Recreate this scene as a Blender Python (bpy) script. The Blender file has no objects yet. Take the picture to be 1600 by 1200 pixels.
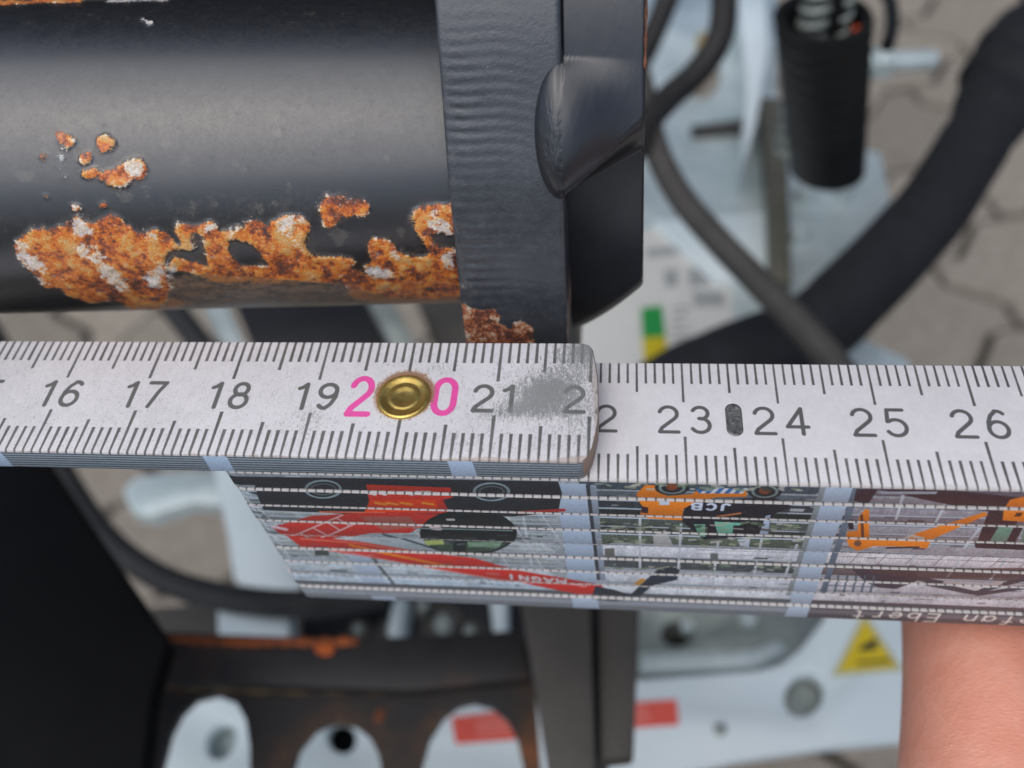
import bpy, bmesh, math, random
import numpy as np
from mathutils import Vector, Matrix
SC = bpy.context.scene
COL = SC.collection
random.seed(7)
RNG = np.random.default_rng(11)
S = 0.001                      # everything below is written in millimetres
X0 = 220.0                     # the 22 cm mark of the ruler is the world origin

# ------------------------------------------------------------------ camera, sky, sun, exposure
F_PX = 1366.15
_rv = np.array([2.47332527, 0.06375253, -0.14185564])
_th = np.linalg.norm(_rv); _k = _rv / _th
_K = np.array([[0, -_k[2], _k[1]], [_k[2], 0, -_k[0]], [-_k[1], _k[0], 0]])
RC = np.eye(3) + np.sin(_th) * _K + (1 - np.cos(_th)) * _K @ _K
TC = np.array([-209.30001947, -4.86626871, 125.57616033])
CP = -RC.T @ TC                # camera position in ruler millimetres
cam_d = bpy.data.cameras.new('camera'); cam = bpy.data.objects.new('camera', cam_d); COL.objects.link(cam)
cam_d.sensor_width = 36.0; cam_d.lens = 36.0 * F_PX / 1600.0
cam_d.clip_start = 0.005; cam_d.clip_end = 100.0
_m = Matrix(((RC[0][0], -RC[1][0], -RC[2][0], (CP[0] - X0) * S), (RC[0][1], -RC[1][1], -RC[2][1], CP[1] * S),
             (RC[0][2], -RC[1][2], -RC[2][2], CP[2] * S), (0, 0, 0, 1)))
cam.matrix_world = _m
cam_d.dof.use_dof = True; cam_d.dof.focus_distance = 0.0945; cam_d.dof.aperture_fstop = 15.5
SC.camera = cam

SUN_EL, SUN_ROT = math.radians(63), math.radians(-152)
world = bpy.data.worlds.new('World'); SC.world = world; world.use_nodes = True
wn = world.node_tree.nodes; wl = world.node_tree.links
sky = wn.new('ShaderNodeTexSky'); sky.sky_type = 'NISHITA'; sky.sun_disc = False
sky.sun_elevation = SUN_EL; sky.sun_rotation = SUN_ROT; sky.air_density = 0.8; sky.dust_density = 2.4; sky.ozone_density = 1.0
wl.new(sky.outputs[0], wn['Background'].inputs[0]); wn['Background'].inputs[1].default_value = 0.09
sun_d = bpy.data.lights.new('sun', 'SUN'); sun_d.energy = 1.5; sun_d.angle = math.radians(84); sun_d.color = (1.0, 0.992, 0.978)
sun = bpy.data.objects.new('sun', sun_d); COL.objects.link(sun)
_sd = Vector((math.sin(SUN_ROT) * math.cos(SUN_EL), math.cos(SUN_ROT) * math.cos(SUN_EL), math.sin(SUN_EL)))
sun.rotation_euler = _sd.to_track_quat('Z', 'Y').to_euler()
SC.view_settings.view_transform = 'Standard'; SC.view_settings.look = 'None'; SC.view_settings.gamma = 1.0
SC.view_settings.exposure = 0.32

# ------------------------------------------------------------------ geometry of sight lines (to take sizes and places off the photograph)
def ray(x, y): return RC.T @ np.array([(x - 800) / F_PX, (y - 600) / F_PX, 1.0])
def onZ(x, y, z): d = ray(x, y); return CP + (z - CP[2]) / d[2] * d
def onY(x, y, yy): d = ray(x, y); return CP + (yy - CP[1]) / d[1] * d
def XY(pts, z): return [tuple(onZ(x, y, z)[:2]) for x, y in pts]

# ------------------------------------------------------------------ object helpers
def tag(o, label=None, cat=None, group=None, kind=None):
    if label: o['label'] = label
    if cat: o['category'] = cat
    if group: o['group'] = group
    if kind: o['kind'] = kind
    return o
BASE = {}
def thing(name, loc, label, cat, group=None):
    o = bpy.data.objects.new(name, None); COL.objects.link(o); o.empty_display_size = 0.01
    loc = np.asarray(loc, float); o.location = ((loc[0] - X0) * S, loc[1] * S, loc[2] * S); BASE[o.name] = loc
    return tag(o, label, cat, group)
def mesh(name, verts, faces, mats, parent=None, smooth=True, uvs=None, midx=None, base=None):
    """verts in ruler millimetres; linked as one object under parent"""
    b = BASE.get(parent.name) if parent is not None else base
    if b is None: b = np.asarray(verts, float).mean(axis=0) if parent is None else np.array([X0, 0, 0])
    v = (np.asarray(verts, float) - b) * S
    me = bpy.data.meshes.new(name); me.from_pydata(v.tolist(), [], [list(map(int, f)) for f in faces])
    for m in (mats if isinstance(mats, (list, tuple)) else [mats]): me.materials.append(m)
    if midx is not None: me.polygons.foreach_set('material_index', np.asarray(midx, dtype=np.int32))
    if smooth: me.polygons.foreach_set('use_smooth', np.ones(len(me.polygons), dtype=bool))
    if uvs is not None:
        ul = me.uv_layers.new(name='UVMap'); li = np.empty(len(me.loops), dtype=np.int32); me.loops.foreach_get('vertex_index', li)
        uv = np.asarray(uvs, dtype=np.float32)
        ul.data.foreach_set('uv', (uv[li] if len(uv) == len(v) else uv).ravel())
    me.update()
    o = bpy.data.objects.new(name, me); COL.objects.link(o)
    if parent is not None:
        o.parent = parent; BASE[o.name] = b
    else:
        o.location = ((b[0] - X0) * S, b[1] * S, b[2] * S); BASE[o.name] = b
    return o
def from_bm(name, bm, mats, parent=None, smooth=False, sharp=None):
    bm.verts.ensure_lookup_table(); bm.verts.index_update()
    vs = [tuple(v.co) for v in bm.verts]; fs = [[v.index for v in f.verts] for f in bm.faces]
    o = mesh(name, vs, fs, mats, parent, smooth); bm.free()
    if sharp is not None and smooth:
        o.data.set_sharp_from_angle(angle=math.radians(sharp))
    return o
def plate(name, outer, ztop, thick, mats, parent=None, holes=(), bevel=0.4, slope=None):
    """flat plate with real thickness; outer / holes are XY outlines"""
    bm = bmesh.new(); edges = []
    for loop in [outer] + list(holes):
        vs = [bm.verts.new((p[0], p[1], 0)) for p in loop]
        edges += [bm.edges.new((vs[i], vs[(i + 1) % len(vs)])) for i in range(len(vs))]
    bmesh.ops.triangle_fill(bm, use_beauty=True, use_dissolve=True, edges=edges, normal=(0, 0, 1))
    for f in bm.faces:
        f.normal_update()
        if f.normal.z < 0: f.normal_flip()
    top = list(bm.faces)
    r = bmesh.ops.extrude_face_region(bm, geom=top)
    for v in [g for g in r['geom'] if isinstance(g, bmesh.types.BMVert)]: v.co.z -= thick
    bmesh.ops.recalc_face_normals(bm, faces=bm.faces)
    if bevel:
        es = [e for e in bm.edges if len(e.link_faces) == 2 and e.calc_face_angle(0) > 1.0 and max(v.co.z for v in e.verts) > -1e-6]
        bmesh.ops.bevel(bm, geom=es, offset=bevel, segments=2, profile=0.5, affect='EDGES', clamp_overlap=True)
    for v in bm.verts:
        v.co.z += ztop if slope is None else slope(v.co.x, v.co.y)
    return from_bm(name, bm, mats, parent, True, 35)
def crom(pts, n=10):
    P = [np.asarray(p, float) for p in pts]; P = [2 * P[0] - P[1]] + P + [2 * P[-1] - P[-2]]; out = []
    for i in range(1, len(P) - 2):
        a, b, c, d = P[i - 1:i + 3]
        for k in range(n):
            t = k / n
            out.append(0.5 * ((2 * b) + (c - a) * t + (2 * a - 5 * b + 4 * c - d) * t * t + (3 * b - a - 3 * c + d) * t ** 3))
    out.append(P[-2]); return out
def tube_data(path, rad, seg=20, cap=True):
    path = [np.asarray(p, float) for p in path]; n = len(path)
    rad = rad if callable(rad) else (lambda i, r=rad: r)
    T = [path[min(i + 1, n - 1)] - path[max(i - 1, 0)] for i in range(n)]; T = [t / np.linalg.norm(t) for t in T]
    u = np.cross(T[0], [0.3, 0.2, 1.0]); u /= np.linalg.norm(u); V = []; Fc = []
    for i in range(n):
        u = u - T[i] * np.dot(u, T[i]); u /= np.linalg.norm(u); w = np.cross(T[i], u)
        for k in range(seg):
            a = 2 * math.pi * k / seg; rr = rad(i)
            V.append(path[i] + rr * (math.cos(a) * u + math.sin(a) * w))
    for i in range(n - 1):
        for k in range(seg):
            k2 = (k + 1) % seg; Fc.append((i * seg + k, i * seg + k2, (i + 1) * seg + k2, (i + 1) * seg + k))
    if cap:
        Fc.append(tuple(range(seg))[::-1]); Fc.append(tuple((n - 1) * seg + k for k in range(seg)))
    return V, Fc
def tube(name, path, rad, mats, parent=None, seg=20):
    V, Fc = tube_data(path, rad, seg); o = mesh(name, V, Fc, mats, parent); o.data.set_sharp_from_angle(angle=math.radians(50)); return o
def lathe(name, centre, prof, mats, parent=None, seg=48, axis=(0, 0, 1)):
    q = Vector((0, 0, 1)).rotation_difference(Vector(axis)); V = []; Fc = []; n = len(prof)
    for r, z in prof:
        for k in range(seg):
            a = 2 * math.pi * k / seg; p = q @ Vector((r * math.cos(a), r * math.sin(a), z)); V.append(np.array(p) + np.asarray(centre))
    for i in range(n - 1):
        for k in range(seg):
            k2 = (k + 1) % seg; Fc.append((i * seg + k, i * seg + k2, (i + 1) * seg + k2, (i + 1) * seg + k))
    Fc.append(tuple((n - 1) * seg + k for k in range(seg))); Fc.append(tuple(range(seg))[::-1])
    o = mesh(name, V, Fc, mats, parent); bm = bmesh.new(); bm.from_mesh(o.data); bmesh.ops.remove_doubles(bm, verts=bm.verts, dist=1e-8)
    bmesh.ops.recalc_face_normals(bm, faces=bm.faces); bm.to_mesh(o.data); bm.free(); o.data.set_sharp_from_angle(angle=math.radians(40)); return o

# ------------------------------------------------------------------ materials
def srgb(r, g, b):
    f = lambda c: ((c / 255 + 0.055) / 1.055) ** 2.4 if c > 10.3 else c / 255 / 12.92
    return (f(r), f(g), f(b), 1.0)
def new_mat(name):
    m = bpy.data.materials.new(name); m.use_nodes = True; nt = m.node_tree; return m, nt, nt.nodes['Principled BSDF']
def noise(nt, scale, detail=4, rough=0.6, vec=None, stretch=None):
    n = nt.nodes.new('ShaderNodeTexNoise'); n.inputs['Scale'].default_value = scale; n.inputs['Detail'].default_value = detail; n.inputs['Roughness'].default_value = rough
    tc = nt.nodes.new('ShaderNodeTexCoord'); src = tc.outputs['Object']
    if stretch:
        mp = nt.nodes.new('ShaderNodeMapping'); mp.inputs['Scale'].default_value = stretch; nt.links.new(src, mp.inputs[0]); src = mp.outputs[0]
    nt.links.new(src, n.inputs['Vector']); return n.outputs['Fac']
def ramp(nt, fac, stops):
    r = nt.nodes.new('ShaderNodeValToRGB'); e = r.color_ramp.elements
    e[0].position, e[0].color = stops[0]; e[1].position, e[1].color = stops[-1]
    for p, c in stops[1:-1]: x = e.new(p); x.color = c
    nt.links.new(fac, r.inputs[0]); return r.outputs[0]
def bump(nt, bs, fac, strength, dist, prev=None):
    b = nt.nodes.new('ShaderNodeBump'); b.inputs['Strength'].default_value = strength; b.inputs['Distance'].default_value = dist * S
    nt.links.new(fac, b.inputs['Height'])
    if prev is not None: nt.links.new(prev, b.inputs['Normal'])
    nt.links.new(b.outputs[0], bs.inputs['Normal']); return b.outputs[0]
def pmat(name, lo, hi, scale=200, rough=0.5, metal=0.0, bmp=0.0, bscale=800, bdist=0.2, spec=0.5, rvar=0.1, stops=None, stretch=None, coat=0.0):
    m, nt, bs = new_mat(name)
    f = noise(nt, scale, 5, 0.65, stretch=stretch)
    nt.links.new(ramp(nt, f, stops or [(0.3, lo), (0.7, hi)]), bs.inputs['Base Color'])
    bs.inputs['Metallic'].default_value = metal; bs.inputs['Specular IOR Level'].default_value = spec; bs.inputs['Coat Weight'].default_value = coat
    f2 = noise(nt, scale * 2.3, 3, 0.6)
    mr = nt.nodes.new('ShaderNodeMapRange'); mr.inputs['To Min'].default_value = max(0.02, rough - rvar); mr.inputs['To Max'].default_value = min(1, rough + rvar)
    nt.links.new(f2, mr.inputs[0]); nt.links.new(mr.outputs[0], bs.inputs['Roughness'])
    if bmp: bump(nt, bs, noise(nt, bscale, 4, 0.6), bmp, bdist)
    return m

# ------------------------------------------------------------------ flat print, drawn from strokes and outlines
class Sheet:
    """a printed sheet: u along X, v along the second axis, ppm pixels per millimetre"""
    def __init__(s, u0, u1, v0, v1, ppm, col):
        s.u0, s.u1, s.v0, s.v1, s.p = u0, u1, v0, v1, ppm
        s.w, s.h = int((u1 - u0) * ppm), int((v1 - v0) * ppm); s.a = np.empty((s.h, s.w, 3), np.float32); s.a[:] = np.array(col) / 255.0
    def _box(s, P, m):
        x = (P[:, 0] - s.u0) * s.p; y = (P[:, 1] - s.v0) * s.p
        return max(0, int(x.min() - m)), min(s.w, int(x.max() + m + 2)), max(0, int(y.min() - m)), min(s.h, int(y.max() + m + 2)), x, y
    def _mix(s, i0, i1, j0, j1, al, col):
        r = s.a[j0:j1, i0:i1]; r += al[..., None] * (np.array(col, np.float32) / 255.0 - r)
    def stroke(s, pts, wid, col, al=1.0, soft=1.0):
        P = np.asarray(pts, float); i0, i1, j0, j1, x, y = s._box(P, wid * s.p)
        if i1 <= i0 or j1 <= j0: return
        gx, gy = np.meshgrid(np.arange(i0, i1) + .5, np.arange(j0, j1) + .5); d = np.full(gx.shape, 1e9)
        for k in range(len(P) - 1):
            ax, ay, bx, by = x[k], y[k], x[k + 1], y[k + 1]; L = (bx - ax) ** 2 + (by - ay) ** 2 + 1e-12
            t = np.clip(((gx - ax) * (bx - ax) + (gy - ay) * (by - ay)) / L, 0, 1)
            d = np.minimum(d, np.hypot(gx - ax - t * (bx - ax), gy - ay - t * (by - ay)))
        s._mix(i0, i1, j0, j1, np.clip((wid * s.p / 2 - d) / soft + .5, 0, 1) * al, col)
    def poly(s, pts, col, al=1.0):
        P = np.asarray(pts, float); i0, i1, j0, j1, x, y = s._box(P, 1)
        if i1 <= i0 or j1 <= j0: return
        acc = np.zeros((j1 - j0, i1 - i0), np.float32); n = len(P)
        for ox in (.17, .5, .83):
            for oy in (.17, .5, .83):
                gx = np.arange(i0, i1)[None, :] + ox; gy = np.arange(j0, j1)[:, None] + oy; ins = np.zeros(acc.shape, bool)
                for k in range(n):
                    ax, ay, bx, by = x[k], y[k], x[(k + 1) % n], y[(k + 1) % n]
                    if ay == by: continue
                    c = ((ay > gy) != (by > gy)); ins ^= c & (gx < (bx - ax) * (gy - ay) / (by - ay) + ax)
                acc += ins
        s._mix(i0, i1, j0, j1, acc / 9 * al, col)
    def image(s, name):
        im = bpy.data.images.new(name, s.w, s.h, alpha=False, float_buffer=False)
        px = np.ones((s.h, s.w, 4), np.float32); px[..., :3] = np.clip(s.a, 0, 1); im.pixels.foreach_set(px.ravel()); im.update(); im.pack(); return im
def arc(cx, cy, rx, ry, a0, a1, n=14): return [(cx + rx * math.cos(math.radians(a0 + (a1 - a0) * i / n)), cy + ry * math.sin(math.radians(a0 + (a1 - a0) * i / n))) for i in range(n + 1)]
# engraving alphabet: strokes in a box 0.62 wide, 1 high
GL = {
 '0': [arc(.31, .69, .26, .26, 0, 180) + arc(.31, .31, .26, .26, 180, 360) + [(.57, .69)]],
 '1': [[(.16, .80), (.25, .84), (.36, .95), (.38, .97)], [(.385, .965), (.385, .0)]],
 '2': [arc(.31, .70, .26, .27, 165, -20) + [(.50, .52), (.12, .16), (.06, .03)], [(.05, .0), (.60, .0)]],
 '3': [arc(.31, .74, .23, .23, 155, -80), arc(.31, .27, .27, .27, 88, -150), [(.28, .53), (.36, .53)]],
 '4': [[(.46, 0), (.46, .97), (.03, .27), (.62, .27)]],
 '5': [[(.55, .97), (.12, .97), (.08, .52)], arc(.30, .30, .28, .30, 130, -150)],
 '6': [arc(.31, .29, .26, .29, 0, 360, 24), [(.06, .33), (.08, .55), (.18, .80), (.32, .95)] + arc(.36, .78, .2, .2, 100, 30, 6)],
 '7': [[(.05, .97), (.58, .97), (.42, .62), (.24, .0)]],
 '8': [arc(.31, .74, .21, .23, 0, 360, 24), arc(.31, .27, .26, .27, 0, 360, 24)],
 '9': [arc(.31, .71, .26, .26, 0, 360, 24), [(.57, .70), (.56, .45), (.46, .18), (.34, .05)] + arc(.28, .22, .2, .2, -80, -150, 6)],
 'M': [[(0, 0), (.06, 1), (.31, .3), (.56, 1), (.62, 0)]], 'A': [[(0, 0), (.31, 1), (.62, 0)], [(.12, .35), (.5, .35)]],
 'G': [arc(.33, .5, .3, .5, 45, 330) + [(.6, .45), (.36, .45)]], 'N': [[(.03, 0), (.03, 1), (.58, 0), (.58, 1)]], 'I': [[(.31, 0), (.31, 1)]],
 'J': [[(.5, 1), (.5, .25)] + arc(.28, .25, .22, .25, 0, -150)], 'C': [arc(.33, .5, .3, .5, 50, 310)],
 'B': [[(.05, 0), (.05, 1), (.35, 1)] + arc(.35, .76, .2, .24, 90, -90) + [(.05, .52)], [(.35, .52)] + arc(.35, .26, .25, .26, 90, -90) + [(.05, 0)]],
 'S': [arc(.31, .75, .25, .25, 40, 270) + arc(.31, .25, .27, .25, 90, -140)], 'E': [[(.56, 1), (.06, 1), (.06, 0), (.58, 0)], [(.06, .52), (.5, .52)]],
 't': [[(.28, .95), (.28, .15)] + arc(.4, .15, .12, .15, 180, 290, 6), [(.08, .66), (.5, .66)]],
 'e': [[(.06, .35), (.55, .35)] + arc(.31, .34, .25, .33, 5, 310)], 'f': [arc(.42, .8, .16, .2, 60, 180, 8) + [(.26, 0)], [(.08, .66), (.48, .66)]],
 'a': [arc(.3, .32, .24, .32, 0, 360, 20), [(.55, .66), (.55, 0)]], 'n': [[(.08, 0), (.08, .66)], [(.08, .4)] + arc(.31, .42, .23, .24, 170, 0) + [(.54, 0)]],
 'b': [[(.08, 1), (.08, 0)], arc(.32, .32, .24, .32, 0, 360, 20)], 'r': [[(.15, 0), (.15, .66)], [(.15, .4)] + arc(.36, .4, .2, .26, 170, 60, 8)], ' ': [],
}
def text(sh, s, cx, cy, ht, wid, col, adv=0.86, sx=1.0, rot180=False, al=1.0, dirv=None):
    w = ((len(s) - 1) * adv + .62) * ht * sx
    for i, ch in enumerate(s):
        for st in GL[ch]:
            P = []
            for x, y in st:
                a = (x + i * adv) * ht * sx - w / 2; b = (y - .5) * ht
                if rot180: a, b = -a, -b
                if dirv is not None: a, b = a * dirv[0] - b * 0, b + a * dirv[1]
                P.append((cx + a, cy + b))
            sh.stroke(P, wid, col, al)
def fbm(h, w, beta, seed, ax=1.0, ay=1.0, lo=0.0):
    """smooth random field, zero mean and unit spread"""
    r = np.random.default_rng(seed); fy = np.fft.fftfreq(h)[:, None] * ay; fx = np.fft.rfftfreq(w)[None, :] * ax
    f = np.sqrt(fx * fx + fy * fy); f[0, 0] = 1; amp = f ** (-beta / 2); amp[f < lo] = 0; amp[0, 0] = 0
    g = np.fft.irfft2(np.fft.rfft2(r.standard_normal((h, w))) * amp, (h, w)); return ((g - g.mean()) / g.std()).astype(np.float32)
def blur(a, sig):
    h, w = a.shape; fy = np.fft.fftfreq(h)[:, None]; fx = np.fft.rfftfreq(w)[None, :]
    return np.fft.irfft2(np.fft.rfft2(a) * np.exp(-2 * (math.pi * sig) ** 2 * (fx * fx + fy * fy)), (h, w)).astype(np.float32)
def sstep(a, lo, hi): t = np.clip((a - lo) / (hi - lo), 0, 1); return t * t * (3 - 2 * t)
def img_mat(name, im, rough=0.5, spec=0.5, rough_im=None, bmp=None, grain=0.0, gscale=3000):
    m, nt, bs = new_mat(name); t = nt.nodes.new('ShaderNodeTexImage'); t.image = im; t.extension = 'EXTEND'; t.interpolation = 'Cubic'
    nt.links.new(t.outputs[0], bs.inputs['Base Color']); bs.inputs['Roughness'].default_value = rough; bs.inputs['Specular IOR Level'].default_value = spec
    if rough_im is not None:
        t2 = nt.nodes.new('ShaderNodeTexImage'); t2.image = rough_im; t2.extension = 'EXTEND'; nt.links.new(t2.outputs[0], bs.inputs['Roughness'])
    prev = None
    if bmp is not None:
        bim, st, di = bmp; t3 = nt.nodes.new('ShaderNodeTexImage'); t3.image = bim; t3.extension = 'EXTEND'; t3.interpolation = 'Cubic'; prev = bump(nt, bs, t3.outputs[0], st, di)
    if grain: bump(nt, bs, noise(nt, gscale, 3, 0.6), grain, 0.05, prev)
    return m
def grey_image(name, a):
    h, w = a.shape; im = bpy.data.images.new(name, w, h, alpha=False); im.colorspace_settings.name = 'Non-Color'
    px = np.ones((h, w, 4), np.float32); px[..., :3] = np.clip(a, 0, 1)[..., None]; im.pixels.foreach_set(px.ravel()); im.update(); im.pack(); return im

# plain materials of the place
M_PAVER = pmat('concrete paver', srgb(128, 119, 106), srgb(156, 147, 133), 60, 0.9, bmp=0.5, bscale=600, bdist=1.0)
M_SAND = pmat('joint sand', srgb(40, 37, 31), srgb(60, 54, 45), 200, 0.95, bmp=0.6, bscale=900, bdist=1.0)
M_GALV = pmat('galvanised steel', srgb(178, 194, 194), srgb(218, 230, 230), 45, 0.45, 0.3, bmp=0.1, bscale=120)
M_GALVD = pmat('dull zinc', srgb(126, 134, 130), srgb(166, 174, 168), 60, 0.5, 0.4)
M_WHITE = pmat('pale grey machine paint', srgb(214, 229, 231), srgb(228, 239, 240), 12, 0.4, 0.0, bmp=0.05, bscale=300)
M_MATT = pmat('matt black plate', srgb(8, 9, 11), srgb(14, 15, 17), 30, 0.8, spec=.15)
M_BLACK = pmat('black machine paint', srgb(16, 17, 20), srgb(26, 27, 30), 30, 0.5, 0.0, bmp=0.1, bscale=500)
M_DARKRUST = pmat('black paint rusting', None, None, 28, 0.55, stops=[(0.3, srgb(24, 24, 27)), (0.5, srgb(36, 34, 34)), (0.6, srgb(62, 46, 34)), (0.72, srgb(116, 70, 38))], bmp=0.2, bscale=300)
M_RUBBER = pmat('grey rubber hose', srgb(62, 60, 57), srgb(80, 77, 73), 90, 0.65, bmp=0.15, bscale=900)
M_RUBBERD = pmat('black rubber hose', srgb(30, 30, 31), srgb(46, 45, 45), 90, 0.6, bmp=0.15, bscale=900)
M_TEXTILE = pmat('black woven hose sleeve', srgb(15, 17, 21), srgb(27, 29, 35), 160, 0.8, bmp=0.6, bscale=1500, bdist=0.4)
M_PLASTIC = pmat('black ribbed plastic', srgb(16, 18, 19), srgb(27, 28, 29), 90, 0.5)
M_POST = pmat('dusty grey brown paint', srgb(60, 58, 54), srgb(74, 71, 66), 50, 0.6, bmp=0.1)
M_YELLOWZ = pmat('yellow passivated zinc', srgb(190, 165, 110), srgb(215, 190, 140), 90, 0.4, 0.6)
M_ORANGE = pmat('orange rust', srgb(150, 70, 30), srgb(200, 100, 40), 200, 0.85, bmp=0.5)

# ------------------------------------------------------------------ the folding ruler
W, H, PITCH = 15.79, 3.31, 3.53
YF = -W
INK = (98, 98, 95); PAPER = (214, 211, 211); PINK = (232, 82, 160)
def scale_face(u0, u1, ink, skip20, wn, seed):
    sh = Sheet(u0, u1, -W - .5, .5, 24, PAPER)
    r = np.random.default_rng(seed)
    for mm in range(int(u0) + 1, int(u1)):
        if mm % 10 == 0: lt, lb = -5.62, -10.15
        elif mm % 5 == 0: lt, lb = -4.28, -11.45
        else: lt, lb = -3.07, -12.48
        w1 = wn * r.uniform(.92, 1.08); col = tuple(np.array(ink) + r.uniform(-8, 8))
        sh.poly([(mm - w1 * .42, .5), (mm + w1 * .42, .5), (mm + w1 * .55, lt), (mm - w1 * .55, lt)], col)
        sh.poly([(mm - w1 * .36, -W - .5), (mm + w1 * .36, -W - .5), (mm + w1 * .6, lb), (mm - w1 * .6, lb)], col)
    for cm in range(int(u0 / 10) + 1, int(u1 / 10) + 1):
        if skip20 and cm == 20: continue
        st_ = str(cm); ad = 3.36 if '1' not in st_ else 2.82
        if len(st_) == 1: text(sh, st_, cm * 10, -7.87, 3.4, .48, ink, sx=1.05)
        else:
            for q, ch in enumerate(st_): text(sh, ch, cm * 10 + (q - .5) * ad, -7.87, 3.4, .50 if skip20 else .42, ink, sx=1.05)
    return sh
# --- slat with the brass rivet (left, on top)
shA = scale_face(0, 226, INK, True, .32, 3)
for ch, cx in (('2', 195.1), ('0', 204.4)):
    text(shA, ch, cx, -7.73, 5.0, .73, PINK, sx=.80)
h, w = shA.a.shape[:2]; yy, xx = np.mgrid[0:h, 0:w].astype(np.float32); XX = xx / 24; YYm = yy / 24 - W - .5
nA = fbm(h, w, 0.9, 5, ax=.35, ay=1.0); nB = fbm(h, w, 0.3, 6, ax=.6); nC = fbm(h, w, 2.0, 9)
def blob(cx, cy, sx, sy, rot=0):
    c, s = math.cos(rot), math.sin(rot); dx, dy = XX - cx, YYm - cy
    return np.exp(-((dx * c + dy * s) / sx) ** 2 - ((-dx * s + dy * c) / sy) ** 2)
wear = 1.35 * blob(215.0, -7.2, 3.2, 2.1, .1) + .25 * blob(215, -7, 6, 4) + .85 * blob(212.5, -9.6, 4.5, 1.0, .05) + .75 * blob(218.3, -1.4, 2.4, 2.4) + .85 * blob(220, -.3, 1.4, 2.2) + .50 * blob(218, -5, 5, 5) + .38 * blob(219, -12, 4, 3) \
    + .42 * blob(190, -10.6, 2.4, 1.2) + .36 * blob(203, -4.1, 2.5, .8) + .30 * blob(190, -12.4, 3, 1.2) + .25 * blob(208, -13, 4, 2)
nA2 = fbm(h, w, 1.3, 55, ax=.22, ay=1.0, lo=.008)
wm = sstep(wear + .30 * nA2 + .24 * nA + .10 * nB, .68, .86)
shA.a += (wm * .85)[..., None] * (np.array([128, 129, 127], np.float32) / 255 - shA.a)
spk = sstep(nB + .5 * nA, 2.95, 3.4) * .4 + sstep(nC + .35 * nB, 2.0, 2.3) * .12; shA.a += spk[..., None] * (np.array([120, 118, 116]) / 255 - shA.a)
# bared wood at the rivet hole and along the front corner
dr = np.hypot(XX - 199.95, (YYm + 7.85)); fr = fbm(h, w, 1.0, 21)
ringm = sstep(3.35 + .16 * fr + .28 * np.clip((YYm + 7.85) / 3, -1, 1) - dr, 0, .12) * (dr > 2.5); shA.a += ringm[..., None] * (np.array([150, 118, 92]) / 255 - shA.a)
ed = sstep((-W + .02 + .14 * nC + 1.1 * blob(220.6, -W, 3.4, 2.6) + .35 * blob(211, -W, 5, 1)) - YYm, 0, .16) * .55; shA.a += ed[..., None] * (np.array([168, 150, 136]) / 255 - shA.a)
en = sstep(XX - 220.15 + .22 * nC - .5 * (YYm + 8) / 8 * -1 * (YYm < -10), .0, .25) * .6; shA.a += en[..., None] * (np.array([160, 150, 142]) / 255 - shA.a)
shA.a *= (1 + .02 * nC[..., None])
imA = shA.image('ruler face with rivet')
shB = scale_face(170, 300, (92, 92, 90), False, .25, 4)
h, w = shB.a.shape[:2]; nC2 = fbm(h, w, 2.0, 19); nB2 = fbm(h, w, 0.4, 16, ax=.6)
shB.a *= (1 + .012 * nC2[..., None]); spk = sstep(nB2, 3.3, 3.8) * .4; shB.a += spk[..., None] * (np.array([110, 108, 106]) / 255 - shB.a)
yb = (np.arange(h) / 24 - W - .5)[:, None]; eb = sstep(-W + .30 + .12 * nC2 - yb, 0, .15) * .35 + sstep(yb + .25 + .1 * nC2, 0, .2) * .3
shB.a += eb[..., None] * (np.array([176, 172, 164]) / 255 - shB.a)
imB = shB.image('ruler face of second slat')
# --- print on the narrow edges: machines in front of a glass facade
def E(pts): 
    out = []
    for x, y in pts:
        p = onY(x, y, YF); out.append((p[0], p[2]))
    return out
pr = Sheet(176, 330, -33.5, 0.2, 20, (150, 160, 166))
rr = np.random.default_rng(2)
def PP(pts, col, al=1.0): pr.poly(E(pts), col, al)
def PL(pts, wid, col, al=1.0): pr.stroke(E(pts), wid, col, al)
# glazing rows, left bay, middle bay, right bay
for (z0, z1, cl, cm, cr) in [(-.3, -1.7, (120, 128, 134), (62, 72, 80), (92, 86, 94)), (-2.0, -3.5, (176, 190, 198), (92, 102, 110), (132, 130, 138)), (-3.9, -5.3, (144, 158, 164), (52, 58, 62), (140, 140, 148)), (-5.6, -7.2, (110, 122, 124), (40, 46, 46), (122, 118, 126)),
    (-7.6, -9.2, (148, 158, 160), (74, 84, 78), (146, 147, 154)), (-9.5, -10.9, (122, 134, 136), (56, 66, 60), (140, 140, 144)), (-11.3, -13.2, (150, 162, 164), (84, 96, 82), (160, 162, 168)), (-13.6, -16.6, (172, 182, 184), (206, 214, 222), (208, 208, 212)),
    (-16.9, -19.6, (140, 150, 150), (70, 76, 78), (98, 88, 88)), (-20.0, -23.4, (176, 190, 198), (190, 198, 206), (188, 188, 194)), (-23.8, -26.6, (176, 194, 208), (198, 206, 212), (196, 196, 200))]:
    pr.poly([(176, z0), (214, z0), (216, z1), (176, z1)], cl); pr.poly([(219, z0), (247, z0), (246, z1), (219, z1)], cm); pr.poly([(247, z0), (330, z0), (330, z1), (246, z1)], cr)
h, w = pr.a.shape[:2]; nz = fbm(h, w, 1.6, 33, ax=.5, ay=1.2); pr.a *= (1.08 + .08 * nz[..., None])
for x in range(250, 330, 3): pr.stroke([(x, -13.4), (x - .6, -16.6)], .12, (150, 140, 140))
pr.stroke([(246, -15.1), (330, -15.1)], .14, (150, 140, 140)); pr.stroke([(232, -14.6), (246, -14.6)], .12, (170, 160, 160)); pr.stroke([(232, -15.6), (246, -15.6)], .12, (170, 160, 160))
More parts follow.
